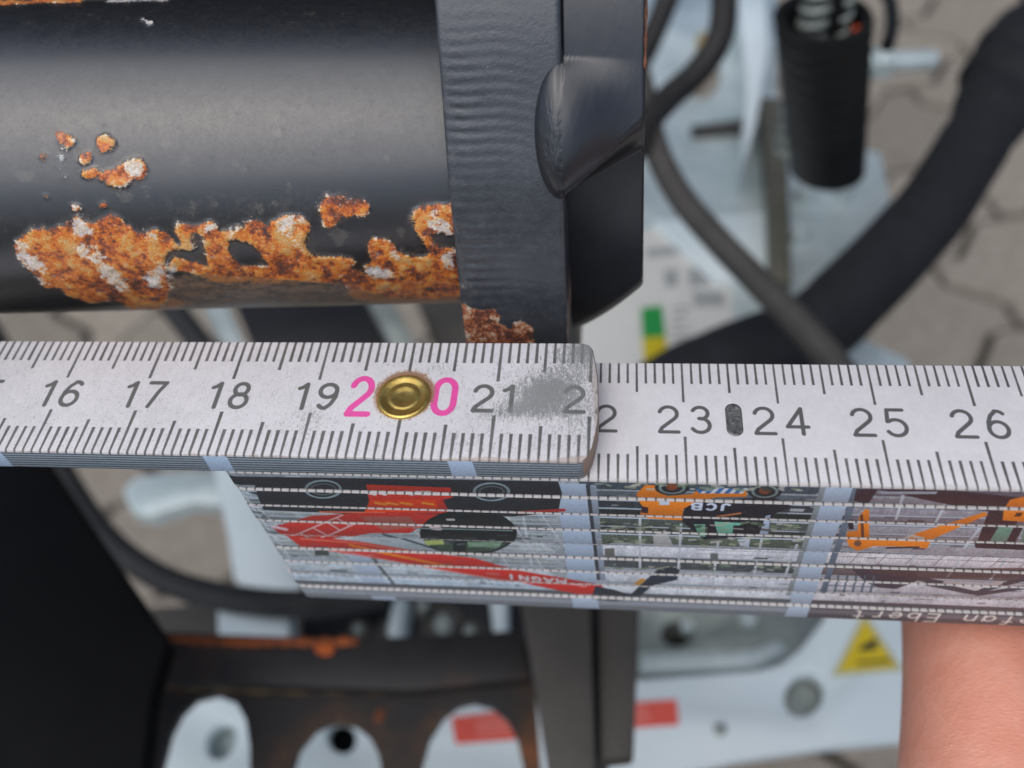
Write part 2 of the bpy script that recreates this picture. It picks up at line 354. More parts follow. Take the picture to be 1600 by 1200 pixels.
for z in (-3.7, -5.45, -7.4, -9.35, -11.1, -13.4, -16.75, -19.8, -23.6):
    pr.stroke([(176, z), (330, z)], .22, (186, 200, 214)); pr.stroke([(176, z - .22), (330, z - .22)], .12, (70, 78, 84), .6)
for a, b in (((380, 772), (482, 912)), ((502, 866), (535, 918)), ((655, 882), (672, 926)), ((725, 896), (732, 926)), ((818, 808), (832, 890)), ((1000, 808), (1000, 930)), ((1064, 818), (1058, 928)), ((1122, 845), (1112, 928)), ((1190, 842), (1172, 928)), ((1245, 850), (1216, 930)),
             ((1412, 772), (1400, 810)), ((1483, 776), (1462, 815)), ((1530, 825), (1506, 856)), ((1430, 870), (1415, 898)), ((1500, 876), (1480, 902)), ((1575, 872), (1548, 905))):
    PL([a, b], .30, (196, 206, 214))
for z in np.arange(-4.2, -26, -1.05):
    pr.stroke([(176, z + .1), (215.5, z - .05)], .13, (204, 214, 224), .8); pr.stroke([(176, z - .45), (215.5, z - .5)], .10, (84, 94, 98), .55)
rc_ = np.random.default_rng(77)
for i in range(520):   # fine furniture of the printed photograph behind the glass
    x = rc_.uniform(180, 330); z = -rc_.uniform(.4, 26); wv_, hv_ = rc_.uniform(.25, 2.2), rc_.uniform(.12, .6); dk = rc_.random() < .5; t_ = rc_.uniform(-14, 14)
    b_ = (70, 78, 80) if dk else (206, 212, 216); b_ = b_ if x < 246 else ((88, 74, 78) if dk else (196, 192, 196)); pr.poly([(x, z), (x + wv_, z - .03), (x + wv_ - .1, z - hv_), (x - .1, z - hv_)], tuple(q + t_ for q in b_), rc_.uniform(.35, .85))
for x in np.arange(181, 214, 4.1): pr.stroke([(x, -4), (x + 3.2, -15), (x + 5.4, -26)], .18, (206, 214, 220), .8)
# mullions
PP([(540, 862), (577, 866), (622, 944), (586, 944)], (176, 194, 214)); PL([(580, 868), (628, 930)], .5, (96, 104, 110))
PP([(867, 756), (917, 756), (936, 950), (893, 950), (880, 840)], (172, 192, 214)); PL([(919, 758), (936, 905)], .5, (62, 66, 72)); PL([(927, 760), (942, 905)], .7, (140, 154, 170))
PP([(1290, 760), (1334, 760), (1282, 900), (1262, 968), (1224, 968), (1252, 880)], (172, 192, 212)); PL([(1286, 762), (1232, 930)], .6, (136, 148, 152)); PL([(1338, 764), (1286, 925)], .7, (100, 116, 132))
# bands along the lowest slats
pr.poly([(176, -26.7), (330, -26.7), (330, -28.3), (176, -28.3)], (104, 112, 116)); pr.poly([(176, -28.3), (330, -28.3), (330, -33.5), (176, -33.5)], (142, 150, 158))
pr.poly([(246, -26.6), (330, -26.6), (330, -33.5), (246, -33.5)], (98, 92, 96))
for z in np.arange(-27, -33.2, -.55): pr.stroke([(176, z), (330, z)], .16, (70, 74, 78) if rr.random() < .5 else (176, 180, 184), .7)
PP([(580, 929), (617, 930), (628, 950), (592, 950)], (180, 198, 216)); PP([(893, 930), (932, 930), (940, 962), (898, 962)], (180, 198, 216)); PP([(1240, 930), (1272, 930), (1258, 968), (1222, 968)], (178, 196, 214))
# red telescopic machine, upside down
DK = (46, 48, 52)
PP([(346, 744), (872, 752), (878, 770), (872, 800), (800, 806), (610, 806), (500, 800), (412, 796), (402, 772), (358, 760)], DK)
PP([(352, 757), (398, 758), (402, 768), (360, 768)], (150, 168, 176))
for cx, cy in ((505, 764), (768, 768)):
    PL(arc(cx, cy, 27, 13, 0, 360, 28), .34, (128, 146, 152)); PL(arc(cx, cy, 19, 8, 0, 360, 24), .26, (84, 96, 100))
PP([(572, 757), (704, 762), (708, 776), (692, 780), (702, 798), (732, 801), (566, 802), (578, 788)], (192, 54, 42)); PP([(578, 780), (682, 780), (686, 797), (570, 800)], (222, 66, 36))
for x in (588, 606, 628, 662): PL([(x, 785), (x + 14, 787)], .5, (236, 140, 50))
for x0 in (576, 592, 634, 652, 660, 668): PL([(x0, 769), (x0 + 9, 771)], .6, (214, 210, 214))
PL([(500, 799), (600, 800)], .3, (226, 110, 80)); PL([(880, 796), (812, 800)], .6, (196, 56, 50))
PP([(424, 822), (446, 817), (486, 805), (575, 800), (695, 803), (690, 812), (655, 824), (640, 832), (580, 832), (525, 842), (470, 850), (445, 838)], (196, 56, 48)); PP([(560, 806), (640, 806), (655, 822), (600, 828)], (170, 92, 80))
PP([(540, 846), (600, 832), (640, 838), (690, 858), (640, 862)], (166, 180, 186)); PL([(600, 834), (690, 862)], .5, (74, 84, 86))
for a, b in (((455, 838), (535, 804)), ((500, 842), (560, 815)), ((470, 832), (482, 842)), ((490, 824), (512, 836)), ((512, 815), (532, 828)), ((525, 808), (546, 820))): PL([a, b], .26, (216, 176, 176))
PP([(452, 842), (500, 841), (560, 847), (650, 862), (740, 872), (805, 890), (938, 913), (946, 922), (936, 929), (905, 930), (800, 908), (690, 889), (560, 866), (470, 856)], (208, 56, 48))
PL([(470, 843), (560, 850), (660, 866)], .3, (232, 120, 96)); PL([(500, 858), (600, 874), (700, 892), (800, 909)], .3, (236, 110, 90))
for i in range(16): PL([(548 + i * 10, 853 + i * 2.1), (554 + i * 10, 855 + i * 2.1)], .62, (232, 128, 44))
PL([(428, 822), (446, 826)], .7, (222, 190, 200)); PP([(492, 856), (512, 856), (515, 868), (492, 868)], (70, 76, 74))
_a, _b = E([(838, 905)])[0]; text(pr, 'MAGNI', _a, _b, 1.25, .36, (232, 222, 226), adv=.92, sx=1.35, rot180=True, dirv=(1, -.13))
for x in (884, 896, 908): PL([(x, 912 + (x - 884) * .15), (x + 7, 913 + (x - 884) * .15)], .4, (224, 150, 156))
PP([(930, 916), (960, 922), (985, 930), (1010, 905), (1035, 884), (1062, 890), (1058, 906), (1022, 914), (1000, 932), (960, 938), (925, 934)], (52, 58, 68)); PL([(996, 912), (1004, 906)], .8, (206, 150, 70))
CABP = arc(732, 832, 76, 37, 0, 360, 36); PP(CABP, (38, 42, 42))
PP([(662, 850), (795, 850), (770, 862), (700, 866)], (66, 84, 72)); PP([(662, 846), (692, 845), (694, 852), (666, 853)], (168, 184, 104)); PP([(730, 848), (785, 848), (780, 856), (732, 856)], (116, 150, 120)); PP([(708, 846), (728, 846), (728, 866), (708, 866)], (40, 46, 46))
PL([(676, 824), (686, 825)], .8, (210, 180, 190)); PL([(646, 824), (800, 828)], .26, (120, 140, 136)); PL([(700, 811), (708, 811)], .5, (190, 190, 186))
# orange wheeled machine, upside down
OR = (238, 132, 36)
PP([(1070, 792), (1086, 784), (1205, 776), (1238, 790), (1210, 802), (1192, 836), (1100, 842), (1080, 826), (1064, 812)], (40, 40, 46))
PP([(994, 772), (1008, 758), (1022, 758), (1042, 775), (1082, 772), (1092, 764), (1166, 766), (1167, 776), (1120, 777), (1086, 784), (1068, 794), (1066, 812), (1012, 809), (1000, 802), (1004, 790), (998, 782)], OR)
PP([(1086, 762), (1164, 764), (1160, 771), (1092, 771)], (60, 112, 176))
for i in range(5): PP([(1094 + i * 15, 771), (1102 + i * 15, 763), (1109 + i * 15, 763), (1101 + i * 15, 771)], (222, 228, 234))
for cx, cy in ((1050, 762), (1195, 768)):
    PP(arc(cx, cy, 27, 12, 0, 360, 24), (44, 46, 48)); PL(arc(cx, cy, 19, 9, 0, 360, 24), .3, (120, 140, 136)); PP(arc(cx, cy - 1, 9, 5, 0, 360, 16), (130, 70, 44))
PP([(1030, 782), (1046, 782), (1046, 788), (1030, 788)], (196, 212, 226)); PP([(1002, 790), (1013, 792), (1012, 801), (1002, 800)], (60, 44, 50))
PP([(1084, 818), (1102, 818), (1102, 838), (1092, 836)], (110, 176, 146)); PP([(1116, 814), (1160, 816), (1156, 820), (1146, 820), (1144, 836), (1122, 836)], (116, 190, 166)); PL([(1122, 806), (1156, 801)], .4, (190, 120, 70))
_a, _b = E([(1111, 791)])[0]; text(pr, 'JCB', _a, _b, 1.25, .38, (206, 220, 240), adv=.95, sx=1.25, rot180=True)
PP([(1186, 834), (1196, 805), (1204, 803), (1200, 835)], (170, 190, 212)); PP([(1152, 842), (1172, 840), (1170, 854), (1156, 852)], (196, 208, 222))
# orange articulated machine, right
BR = (60, 46, 50)
for q in ([(1338, 764), (1372, 764), (1356, 788), (1334, 782)], [(1372, 764), (1470, 764), (1600, 778), (1640, 800), (1560, 800), (1500, 792), (1440, 780)], [(1544, 798), (1570, 792), (1590, 816), (1540, 850), (1525, 850)], [(1522, 846), (1640, 850), (1640, 860), (1524, 855)], [(1584, 822), (1600, 820), (1584, 850), (1570, 850)]): PP(q, BR)
PP([(1560, 822), (1584, 820), (1572, 846), (1544, 848)], (110, 150, 130)); PP([(1600, 822), (1640, 822), (1640, 846), (1594, 848)], (110, 150, 130)); PP([(1372, 768), (1466, 768), (1462, 772), (1376, 772)], (150, 156, 166))
PP([(1322, 838), (1324, 830), (1340, 828), (1342, 806), (1352, 794), (1358, 796), (1358, 842), (1412, 842), (1432, 832), (1538, 799), (1544, 803), (1455, 842), (1448, 856), (1420, 853), (1365, 852), (1340, 860), (1326, 852)], OR)
PL([(1346, 804), (1348, 840)], .3, (110, 62, 40)); PP(arc(1340, 848, 6, 5, 0, 360, 12), (120, 84, 60)); PP([(1324, 812), (1332, 810), (1334, 826), (1326, 826)], (50, 44, 50)); PL([(1386, 855), (1434, 854)], .4, (60, 56, 62))
PL([(1412, 842), (1424, 836), (1440, 840)], .5, (206, 198, 186))
PP([(1578, 781), (1600, 776), (1660, 776), (1660, 818), (1566, 812), (1568, 796)], OR); PP([(1588, 800), (1598, 800), (1594, 806), (1584, 806)], (90, 54, 30))
PP([(1330, 888), (1420, 888), (1440, 905), (1400, 920), (1372, 918), (1350, 908)], (70, 62, 70)); PP([(1340, 892), (1640, 888), (1640, 903), (1440, 904)], (84, 62, 60), .7)
for a, b in (((1440, 905), (1525, 922)), ((1450, 912), (1520, 926)), ((1525, 925), (1600, 905)), ((1600, 905), (1660, 900)), ((1530, 928), (1640, 912))): PL([a, b], 1.0, (74, 72, 80))
PL([(1480, 910), (1525, 920)], .9, (206, 200, 198)); PL([(1545, 916), (1560, 912)], .9, (206, 200, 198))
for a in range(6): PL([(1296 + a * 14, 900), (1290 + a * 14, 925)], .24, (90, 108, 122))
for q in ([(1290, 905), (1370, 908)], [(1288, 914), (1366, 917)]): PL(q, .24, (90, 108, 122))
# greenery and signs seen through the glass, middle bay
for i in range(150):
    x = rr.uniform(930, 1250); y = rr.choice([822, 845, 885, 760]) + rr.uniform(-6, 6); PL([(x, y), (x + rr.uniform(3, 12), y + rr.uniform(-2, 2))], rr.uniform(.2, .6), [(120, 140, 110), (170, 180, 150), (60, 66, 62), (196, 196, 188)][rr.integers(4)], .7)
PP([(945, 858), (960, 858), (960, 874), (945, 874)], (112, 112, 108)); PP([(1020, 836), (1040, 826), (1052, 852), (1022, 854)], (200, 200, 200), .8); PP([(1110, 866), (1122, 866), (1122, 878), (1110, 878)], (110, 116, 116))
for i in range(160):
    x = rr.uniform(360, 860); y = rr.uniform(835, 930); PL([(x, y), (x + rr.uniform(4, 18), y + rr.uniform(-1, 2))], rr.uniform(.15, .45), [(120, 134, 128), (180, 192, 200), (92, 104, 100)][rr.integers(3)], .35)
PL([(905, 956), (1262, 965)], .25, (186, 190, 194), .6)
# signature line on the lowest slat, upside down
_a, _b = E([(1338, 958)])[0]; _a2 = 0
pr.a = pr.a * .92 + .08 * np.array([178, 186, 196], np.float32) / 255
for z_ in (0,): text(pr, 'Stefan Ebert', (_a + 12.3), -29.95, 2.3, .30, (232, 228, 220), adv=.86, sx=1.11, rot180=True)
h, w = pr.a.shape[:2]; pr.a += .045 * np.random.default_rng(8).standard_normal((h, w, 1)).astype(np.float32) + .012 * fbm(h, w, .8, 44)[..., None]
imP = pr.image('print across the ruler edges')
# edge of the top slat
shE = Sheet(0, 226, 0, H, 20, (132, 146, 156))
for k in range(7):
    z = H * (.06 + .135 * k); shE.stroke([(0, z), (226, z)], .13, (46, 54, 62), .9); shE.stroke([(0, z + .2), (226, z + .2)], .14, (176, 188, 196), .6)
def E2(pts):
    o = []
    for x, y in pts:
        p = onY(x, y, YF + .03); o.append((p[0], p[2]))
    return o
for q in ([(697, 715), (736, 716), (747, 748), (708, 748)], [(314, 708), (352, 709), (370, 741), (333, 740)], [(-30, 700), (-4, 700), (24, 730), (-12, 730)]): shE.poly(E2(q), (176, 198, 222))
for x in (20, 50, 80, 120): shE.poly([(x, 0), (x + 3, 0), (x + 1, H), (x - 2, H)], (176, 198, 222))
h, w = shE.a.shape[:2]; shE.a += .035 * fbm(h, w, .5, 71, ax=.5)[..., None]
xe = np.arange(w)[None, :] / 20; ye = np.arange(h)[:, None] / 20; tanm = sstep(xe - 220.3 + .5 * fbm(h, w, 1.5, 72), 0, 1.2) * .8; shE.a += tanm[..., None] * (np.array([150, 138, 126]) / 255 - shE.a)
imE = shE.image('print on the top slat edge')
M_FA = img_mat('white ruler paint with rivet', imA, 0.48, 0.4, grain=0.15); M_FB = img_mat('white ruler paint', imB, 0.45, 0.4, grain=0.12)
M_ED = img_mat('printed slat edges', imP, 0.5, 0.35, grain=0.3, gscale=9000); M_EA = img_mat('printed top slat edge', imE, 0.5, 0.35, grain=0.3, gscale=9000)
M_WOOD = pmat('bare beech wood', srgb(120, 100, 84), srgb(176, 156, 138), 900, 0.7, bmp=0.5, bscale=2500, bdist=0.1, stretch=(.3, .3, 3))
def cap_outline(x0, x1, right=True):
    """slat seen from above, rounded ends, counter-clockwise"""
    e = []
    for px, py in ((x1 - 2.1, YF), (x1 - 1.45, YF + .16), (x1 - .98, YF + .67), (x1 - .56, YF + 1.76), (x1 - .27, YF + 3.34), (x1 - .04, YF + 4.96), (x1, YF + 6.6), (x1 - .05, YF + 8.6), (x1 - .17, YF + 10.9), (x1 - .49, YF + 13.2), (x1 - .81, -.87), (x1 - 1.15, -.3), (x1 - 1.6, -.06), (x1 - 2.3, 0)): e.append((px, py))
    l = [(x0 + (x1 - a), b) for a, b in e][::-1]
    return e + l
def slat(x0, x1, zt, facem, fr, edgem, er, parent, rot=0.0, dx=0, dy=0, bv=1.0):
    """fr: (u0,u1) of the face sheet, er: (u0,u1,v0,v1) of the edge sheet"""
    out = np.array(cap_outline(x0, x1)); n0 = []
    for i in range(len(out)):   # subdivide the long sides a little
        n0.append(out[i]); j = (i + 1) % len(out); L = np.linalg.norm(out[j] - out[i])
        for k in range(1, int(L / 12)): n0.append(out[i] + (out[j] - out[i]) * k / int(L / 12))
    out = np.array(n0); n = len(out); cen = out.mean(0)
    nr = np.roll(out, -1, 0) - np.roll(out, 1, 0); nr = np.stack([nr[:, 1], -nr[:, 0]], 1); nr /= np.linalg.norm(nr, axis=1)[:, None] + 1e-9
    rings = [(.30 * bv, 0.0), (.10 * bv, -.06 * bv), (0, -.26 * bv), (0, -H + .2), (.07, -H + .05), (.2, -H)]
    V = []; 
    for ins, z in rings:
        q = out - nr * ins
        c, s = math.cos(rot), math.sin(rot); qx = q[:, 0] - 200; qy = q[:, 1] + W / 2
        for i in range(n): V.append((200 + c * qx[i] - s * qy[i] + dx, -W / 2 + s * qx[i] + c * qy[i] + dy, zt + z))
    F = []; MI = []; UV = []
    def fuv(i): a = V[i]; b = out[i % n] - nr[i % n] * rings[i // n][0]; return ((b[0] - fr[0]) / (fr[1] - fr[0]), (b[1] + W + .5) / (W + 1.0))
    def euv(i): b = out[i % n]; return ((b[0] + dx - er[0]) / (er[1] - er[0]), (V[i][2] - er[2]) / (er[3] - er[2]))
    F.append(tuple(range(n))); MI.append(1); UV += [fuv(i) for i in range(n)]
    for r in range(len(rings) - 1):
        for i in range(n):
            j = (i + 1) % n; f = (r * n + i, (r + 1) * n + i, (r + 1) * n + j, r * n + j); F.append(f)
            front = nr[i][1] < -.6 and nr[j][1] < -.6
            if r < 2 and r == 0: MI.append(1); UV += [fuv(k) for k in f]
            elif r < 2 and front: MI.append(1); UV += [fuv(k) for k in f]
            elif front: MI.append(2); UV += [euv(k) for k in f]
            else: MI.append(0); UV += [(0, 0)] * 4
    F.append(tuple((len(rings) - 1) * n + i for i in range(n))[::-1]); MI.append(0); UV += [(0, 0)] * n
    o = mesh('slat', V, F, [M_WOOD, facem, edgem], parent, True, UV, MI); o.data.set_sharp_from_angle(angle=math.radians(38)); return o
ruler = thing('folding_ruler', (X0, -8, 0), 'white folding ruler with millimetre marks and a picture printed across its stacked edges', 'folding ruler')
sA = slat(-10, 220.95, H, M_FA, (0, 226), M_EA, (0, 226, 0, H), ruler, 0.0017)
sB = slat(179.4, 413, 0, M_FB, (170, 300), M_ED, (176, 330, -33.5, .2), ruler)
for k in range(1, 9):
    slat(179.4 + rr.uniform(-.25, .35), 413, -PITCH * k, M_FB, (170, 300), M_ED, (176, 330, -33.5, .2), ruler, 0.0, 0, rr.uniform(-.12, .12) - (.0 if k < 8 else .1), [.7, .18, .34, .36, .3, .22, .26, .3][k - 1])
M_BRASS, nt, bs = new_mat('brass')
bs.inputs['Metallic'].default_value = 1.0; bs.inputs['Roughness'].default_value = .33
nt.links.new(ramp(nt, noise(nt, 900, 5, .7), [(.3, srgb(184, 150, 78)), (.7, srgb(224, 196, 116))]), bs.inputs['Base Color'])
bump(nt, bs, noise(nt, 2600, 4, .7), .35, .06)
lathe('rivet', (199.95, -7.88, H), [(.02, .03), (.55, .02), (.9, .05), (1.2, .12), (1.42, .16), (1.6, .12), (1.78, .06), (2.0, .09), (2.3, .21), (2.6, .29), (2.82, .27), (2.95, .15), (3.0, -.05)], M_BRASS, sA, 64)
M_STEEL, nt, bs = new_mat('bare detent steel'); bs.inputs['Metallic'].default_value = .8; bs.inputs['Roughness'].default_value = .42
nt.links.new(ramp(nt, noise(nt, 1600, 5, .7), [(.35, srgb(92, 92, 90)), (.7, srgb(160, 160, 156))]), bs.inputs['Base Color']); bump(nt, bs, noise(nt, 3500, 4, .7), .8, .12)
V = []; Fc = []; N = 40
cap = [(.82 * math.cos(a), .82 * math.sin(a) + (1.18 if math.sin(a) >= 0 else -1.18)) for a in [2 * math.pi * (k + .5) / N for k in range(N)]]
for sc_, z in ((1.06, -.05), (1.06, .05), (.95, .09), (.84, .05), (.6, .02), (.25, .05), (.02, .06)):
    for x, y in cap: V.append((235.22 + x * sc_, -7.85 + y * (sc_ if sc_ > .8 else sc_ * 1.05), z))
for i in range(6):
    for k in range(N): k2 = (k + 1) % N; Fc.append((i * N + k, i * N + k2, (i + 1) * N + k2, (i + 1) * N + k))
mesh('detent_pin', V, Fc, M_STEEL, sB)

# ------------------------------------------------------------------ rusty tube with welded plates
aR = math.atan2(ray(690, -9)[2], ray(690, -9)[1]); bR = math.atan2(ray(690, 472)[2], ray(690, 472)[1])
TR = 118 * math.sin(abs(aR - bR) / 2)
cR = np.array([204.3, *(CP[1:] + 118 * np.array([math.cos((aR + bR) / 2), math.sin((aR + bR) / 2)]))])
aL = math.atan2(ray(100, 4)[2], ray(100, 4)[1]); bL = math.atan2(ray(100, 484)[2], ray(100, 484)[1]); dL = TR / math.sin(abs(aL - bL) / 2)
_c = CP[1:] + dL * np.array([math.cos((aL + bL) / 2), math.sin((aL + bL) / 2)])
_d = ray(100, 244); xL = CP[0] + _d[0] * (dL - TR) / math.hypot(_d[1], _d[2]); cL = np.array([xL, *_c])
AX = (cR - cL) / np.linalg.norm(cR - cL); E1 = np.array([0, 1, 0]) - AX * AX[1]; E1 /= np.linalg.norm(E1); E2v = np.cross(AX, E1)
def cyl(px, py):
    """photo point -> (distance left of the plate, turn angle) on the tube"""
    d = ray(px, py); o = CP - cR; o1, d1 = o - AX * (o @ AX), d - AX * (d @ AX); a = d1 @ d1; b = 2 * o1 @ d1; c = o1 @ o1 - TR * TR; q = b * b - 4 * a * c
    s = (-b - math.sqrt(max(q, 0))) / (2 * a); p = CP + s * d - cR; return (p @ AX, math.degrees(math.atan2(p @ E2v, p @ E1)) % 360)
TW, PPM, TH0, TH1 = 92.0, 16, 40.0, 250.0
tw, thh = int(TW * PPM), int(math.radians(TH1 - TH0) * TR * PPM)
def tmask(polys, soft=3.0):
    sh = Sheet(-TW + 2, 2, 0, math.radians(TH1 - TH0) * TR, PPM, (0, 0, 0))
    for q in polys: sh.poly([(a, math.radians(t - TH0) * TR) for a, t in (cyl(*p) for p in q)], (255, 255, 255))
    return blur(np.pad(sh.a[:thh, :tw, 0], 0), soft)
RUST = [[(20, 384), (28, 374), (45, 362), (60, 357), (84, 354), (100, 352), (106, 342), (122, 339), (135, 348), (148, 350), (158, 340), (170, 334), (185, 338), (203, 352), (222, 364), (245, 354), (262, 362), (282, 384), (300, 385), (300, 392), (285, 388), (262, 392), (258, 405), (262, 425), (265, 450), (262, 468), (250, 481), (205, 481), (195, 472), (165, 470), (140, 472), (110, 462), (92, 448), (70, 448), (60, 436), (50, 425), (38, 412), (28, 400)],
 [(272, 358), (285, 349), (318, 348), (330, 344), (345, 360), (385, 356), (388, 345), (402, 341), (415, 350), (428, 345), (440, 337), (468, 334), (486, 350), (484, 366), (476, 374), (484, 392), (500, 400), (535, 400), (552, 403), (553, 412), (535, 422), (500, 426), (478, 424), (440, 420), (420, 412), (408, 398), (402, 388), (390, 378), (368, 372), (358, 378), (356, 392), (365, 405), (378, 410), (372, 414), (352, 416), (335, 418), (322, 412), (326, 395), (318, 382), (322, 372), (318, 366), (300, 362), (296, 374), (304, 384), (298, 390), (284, 380)],
 [(270, 400), (300, 408), (335, 419), (380, 414), (430, 416), (480, 426), (548, 418), (600, 440), (560, 446), (480, 438), (380, 432), (300, 426), (262, 420)],
 [(500, 318), (508, 308), (530, 303), (548, 310), (562, 309), (575, 318), (578, 330), (568, 338), (555, 334), (540, 340), (525, 348), (518, 356), (508, 354), (504, 340), (500, 330)],
 [(645, 332), (655, 322), (672, 318), (712, 318), (712, 365), (680, 362), (672, 372), (690, 385), (712, 390), (712, 404), (670, 398), (664, 385), (658, 372), (648, 360)],
 [(572, 378), (582, 372), (600, 372), (615, 380), (626, 395), (640, 400), (665, 400), (690, 395), (720, 410), (724, 462), (640, 466), (600, 464), (575, 455), (545, 450), (535, 445), (560, 447), (590, 440), (575, 428), (568, 415), (580, 408), (576, 392)],
 [(58, 240), (68, 236), (76, 246), (72, 254), (62, 252)], [(84, 206), (95, 203), (112, 214), (118, 222), (114, 230), (105, 230), (92, 222)], [(148, 216), (160, 212), (178, 216), (182, 228), (172, 236), (160, 240), (152, 230)], [(126, 240), (140, 234), (146, 244), (140, 256), (130, 258)],
 [(125, 272), (140, 262), (152, 258), (160, 270), (180, 258), (196, 256), (210, 250), (225, 248), (233, 262), (228, 278), (215, 282), (200, 280), (195, 290), (170, 288), (155, 278), (130, 278)], [(112, 322), (128, 320), (124, 328), (110, 328)], [(150, 318), (168, 316), (168, 328), (158, 328)], [(64, 305), (74, 304), (74, 312), (66, 312)],
 [(-30, -6), (60, -3), (130, 1), (130, 6), (60, 6), (-30, 12)]]
WHT = [[(198, 262), (210, 252), (225, 250), (233, 264), (226, 276), (205, 276)], [(104, 342), (122, 339), (135, 350), (146, 356), (135, 372), (120, 362), (106, 354)], [(22, 380), (34, 372), (44, 392), (60, 396), (68, 420), (74, 440), (62, 446), (50, 424), (34, 404)], [(118, 378), (150, 380), (170, 405), (190, 432), (198, 452), (184, 452), (164, 432), (146, 408), (128, 396)], [(218, 364), (240, 354), (248, 366), (230, 372)],
 [(322, 348), (334, 346), (336, 362), (330, 372), (322, 360)], [(434, 342), (448, 337), (453, 350), (440, 362)], [(452, 340), (470, 334), (478, 342), (462, 346), (458, 360), (476, 362), (480, 366), (456, 368), (450, 352)], [(455, 372), (470, 376), (482, 390), (470, 392)], [(676, 322), (686, 320), (684, 350), (700, 352), (702, 362), (672, 362)], [(572, 414), (595, 418), (618, 420), (620, 434), (592, 436), (575, 428)], [(608, 376), (622, 392), (628, 402), (612, 398)], [(690, 392), (708, 400), (712, 418), (694, 416), (688, 404)], [(240, 405), (262, 408), (280, 430), (266, 440), (246, 432)], [(88, 244), (98, 242), (98, 250), (90, 250)], [(90, 262), (95, 260), (95, 267), (90, 268)], [(100, 273), (108, 270), (112, 275), (104, 280)], [(352, 356), (372, 358), (370, 370), (354, 368)], [(216, 36), (224, 24), (238, 36), (228, 40)], [(170, -3), (262, -2), (262, 3), (170, 5)], [(222, 432), (236, 420), (250, 440), (240, 452)]]
STAIN = [[(215, 436), (330, 424), (480, 427), (560, 440), (620, 450), (716, 452), (720, 482), (205, 490)]]
STAIN2 = [[(540, 448), (600, 446), (716, 452), (718, 474), (620, 476), (560, 470)], [(190, 470), (268, 466), (300, 474), (255, 487), (200, 487)], [(300, 424), (480, 428), (540, 432), (480, 442), (330, 440)]]
SMUDGE = [[(x_, y_), (x_ + w_ * .6, y_ - 4), (x_ + w_, y_ + 3), (x_ + w_ * .5, y_ + h_)] for x_, y_, w_, h_ in ((374, 206, 10, 14), (422, 206, 18, 10), (362, 252, 12, 16), (372, 264, 14, 8), (600, 242, 8, 16), (20, 270, 40, 16), (286, 242, 14, 12), (250, 222, 16, 10), (448, 290, 8, 26), (290, 318, 22, 12), (330, 316, 14, 10), (395, 320, 22, 20), (424, 312, 12, 12), (218, 288, 18, 32), (535, 238, 10, 10), (180, 300, 30, 20), (620, 358, 16, 20), (508, 360, 40, 26))]
SMEAR = [[(40, 255), (120, 210), (230, 240), (240, 300), (180, 330), (60, 320), (20, 280)], [(230, 300), (500, 280), (520, 340), (240, 350)], [(520, 350), (640, 360), (640, 395), (560, 395), (500, 395)], [(372, 205), (384, 205), (384, 220), (372, 220)], [(420, 205), (440, 205), (440, 215), (420, 215)], [(362, 250), (384, 260), (386, 272), (366, 270)], [(600, 240), (612, 240), (610, 255), (602, 255)]]
rs = tmask(RUST, 4); wh = tmask(WHT, 5); st2 = tmask(STAIN2, 8); st = tmask(STAIN, 16); smr = tmask(SMEAR, 22)
n1 = fbm(thh, tw, 2.4, 101, lo=.004); n2 = fbm(thh, tw, 1.6, 102, lo=.01); n3 = fbm(thh, tw, 2.0, 103, ax=.9, ay=.5, lo=.008); n4 = fbm(thh, tw, 1.0, 104, lo=.02)
n5 = fbm(thh, tw, 2.6, 105, lo=.010); gate = sstep(blur(rs, 9), .02, .16); R_ = sstep(rs + gate * (.11 * n2 + .16 * n5 + .02 * n4) - .05 * (1 - gate), .38, .60)
W_ = sstep(wh * .82 + sstep(blur(wh, 6), .02, .2) * (.34 * n5 + .18 * n3 + .08 * n2), .42, .66); eb_ = R_ * (1 - sstep(blur(R_, 5), .60, .92)); W2 = np.maximum(sstep(n3 + .4 * n2, 1.7, 2.2) * R_ * .6, eb_ * sstep(n5 + .5 * n3 + .1 * n4, .95, 1.5))
pit = R_ * sstep(-n2 - .4 * n5, 1.5, 2.1)
W_ = np.maximum(W_ , W2); S_ = sstep(st + .12 * n1, .2, .7); M_ = np.maximum(sstep(smr * .9 + .34 * n2 + .12 * n4, .85, 1.35), .45 * sstep(n5 + .6 * n2, 3.0, 3.8))
def C3(*c): return np.array(c, np.float32) / 255
tt = np.clip(.56 + .24 * n1 + .06 * n2 + .18 * n5, 0, 1)[..., None]; pal = [C3(92, 46, 26), C3(158, 74, 32), C3(218, 108, 22), C3(232, 138, 36), C3(222, 168, 96)]; pos = [0, .28, .52, .78, 1.0]
rc = np.zeros((thh, tw, 3), np.float32)
for k in range(3): rc[..., k] = np.interp(tt[..., 0], pos, [p[k] for p in pal])
wcol = C3(226, 218, 208) * (1 + .09 * n2[..., None]) + C3(0, -6, -14) * n1[..., None]
pcol = C3(28, 31, 36) * np.ones((thh, tw, 1), np.float32)
pcol = pcol + (M_ * .32)[..., None] * (C3(122, 112, 98) - pcol)
halo = sstep(blur(R_, 13), .06, .62) * np.clip(.5 + .35 * n2, 0, 1); pcol = pcol + (halo * .6)[..., None] * (C3(120, 78, 46) - pcol)
pcol = pcol + (S_ * np.clip(.72 + .22 * n3, .3, .95))[..., None] * (C3(150, 116, 88) - pcol)
smg = tmask(SMUDGE, 4); smg = sstep(smg + gate * 0 + sstep(smg, .02, .3) * (.25 * n5 + .2 * n2), .3, .8); pcol = pcol + (smg * .33)[..., None] * (C3(150, 138, 116) - pcol)
specks = sstep(n4 + .3 * n2, 3.3, 3.7)[..., None]; pcol = pcol + specks * .5 * (C3(170, 168, 160) - pcol)
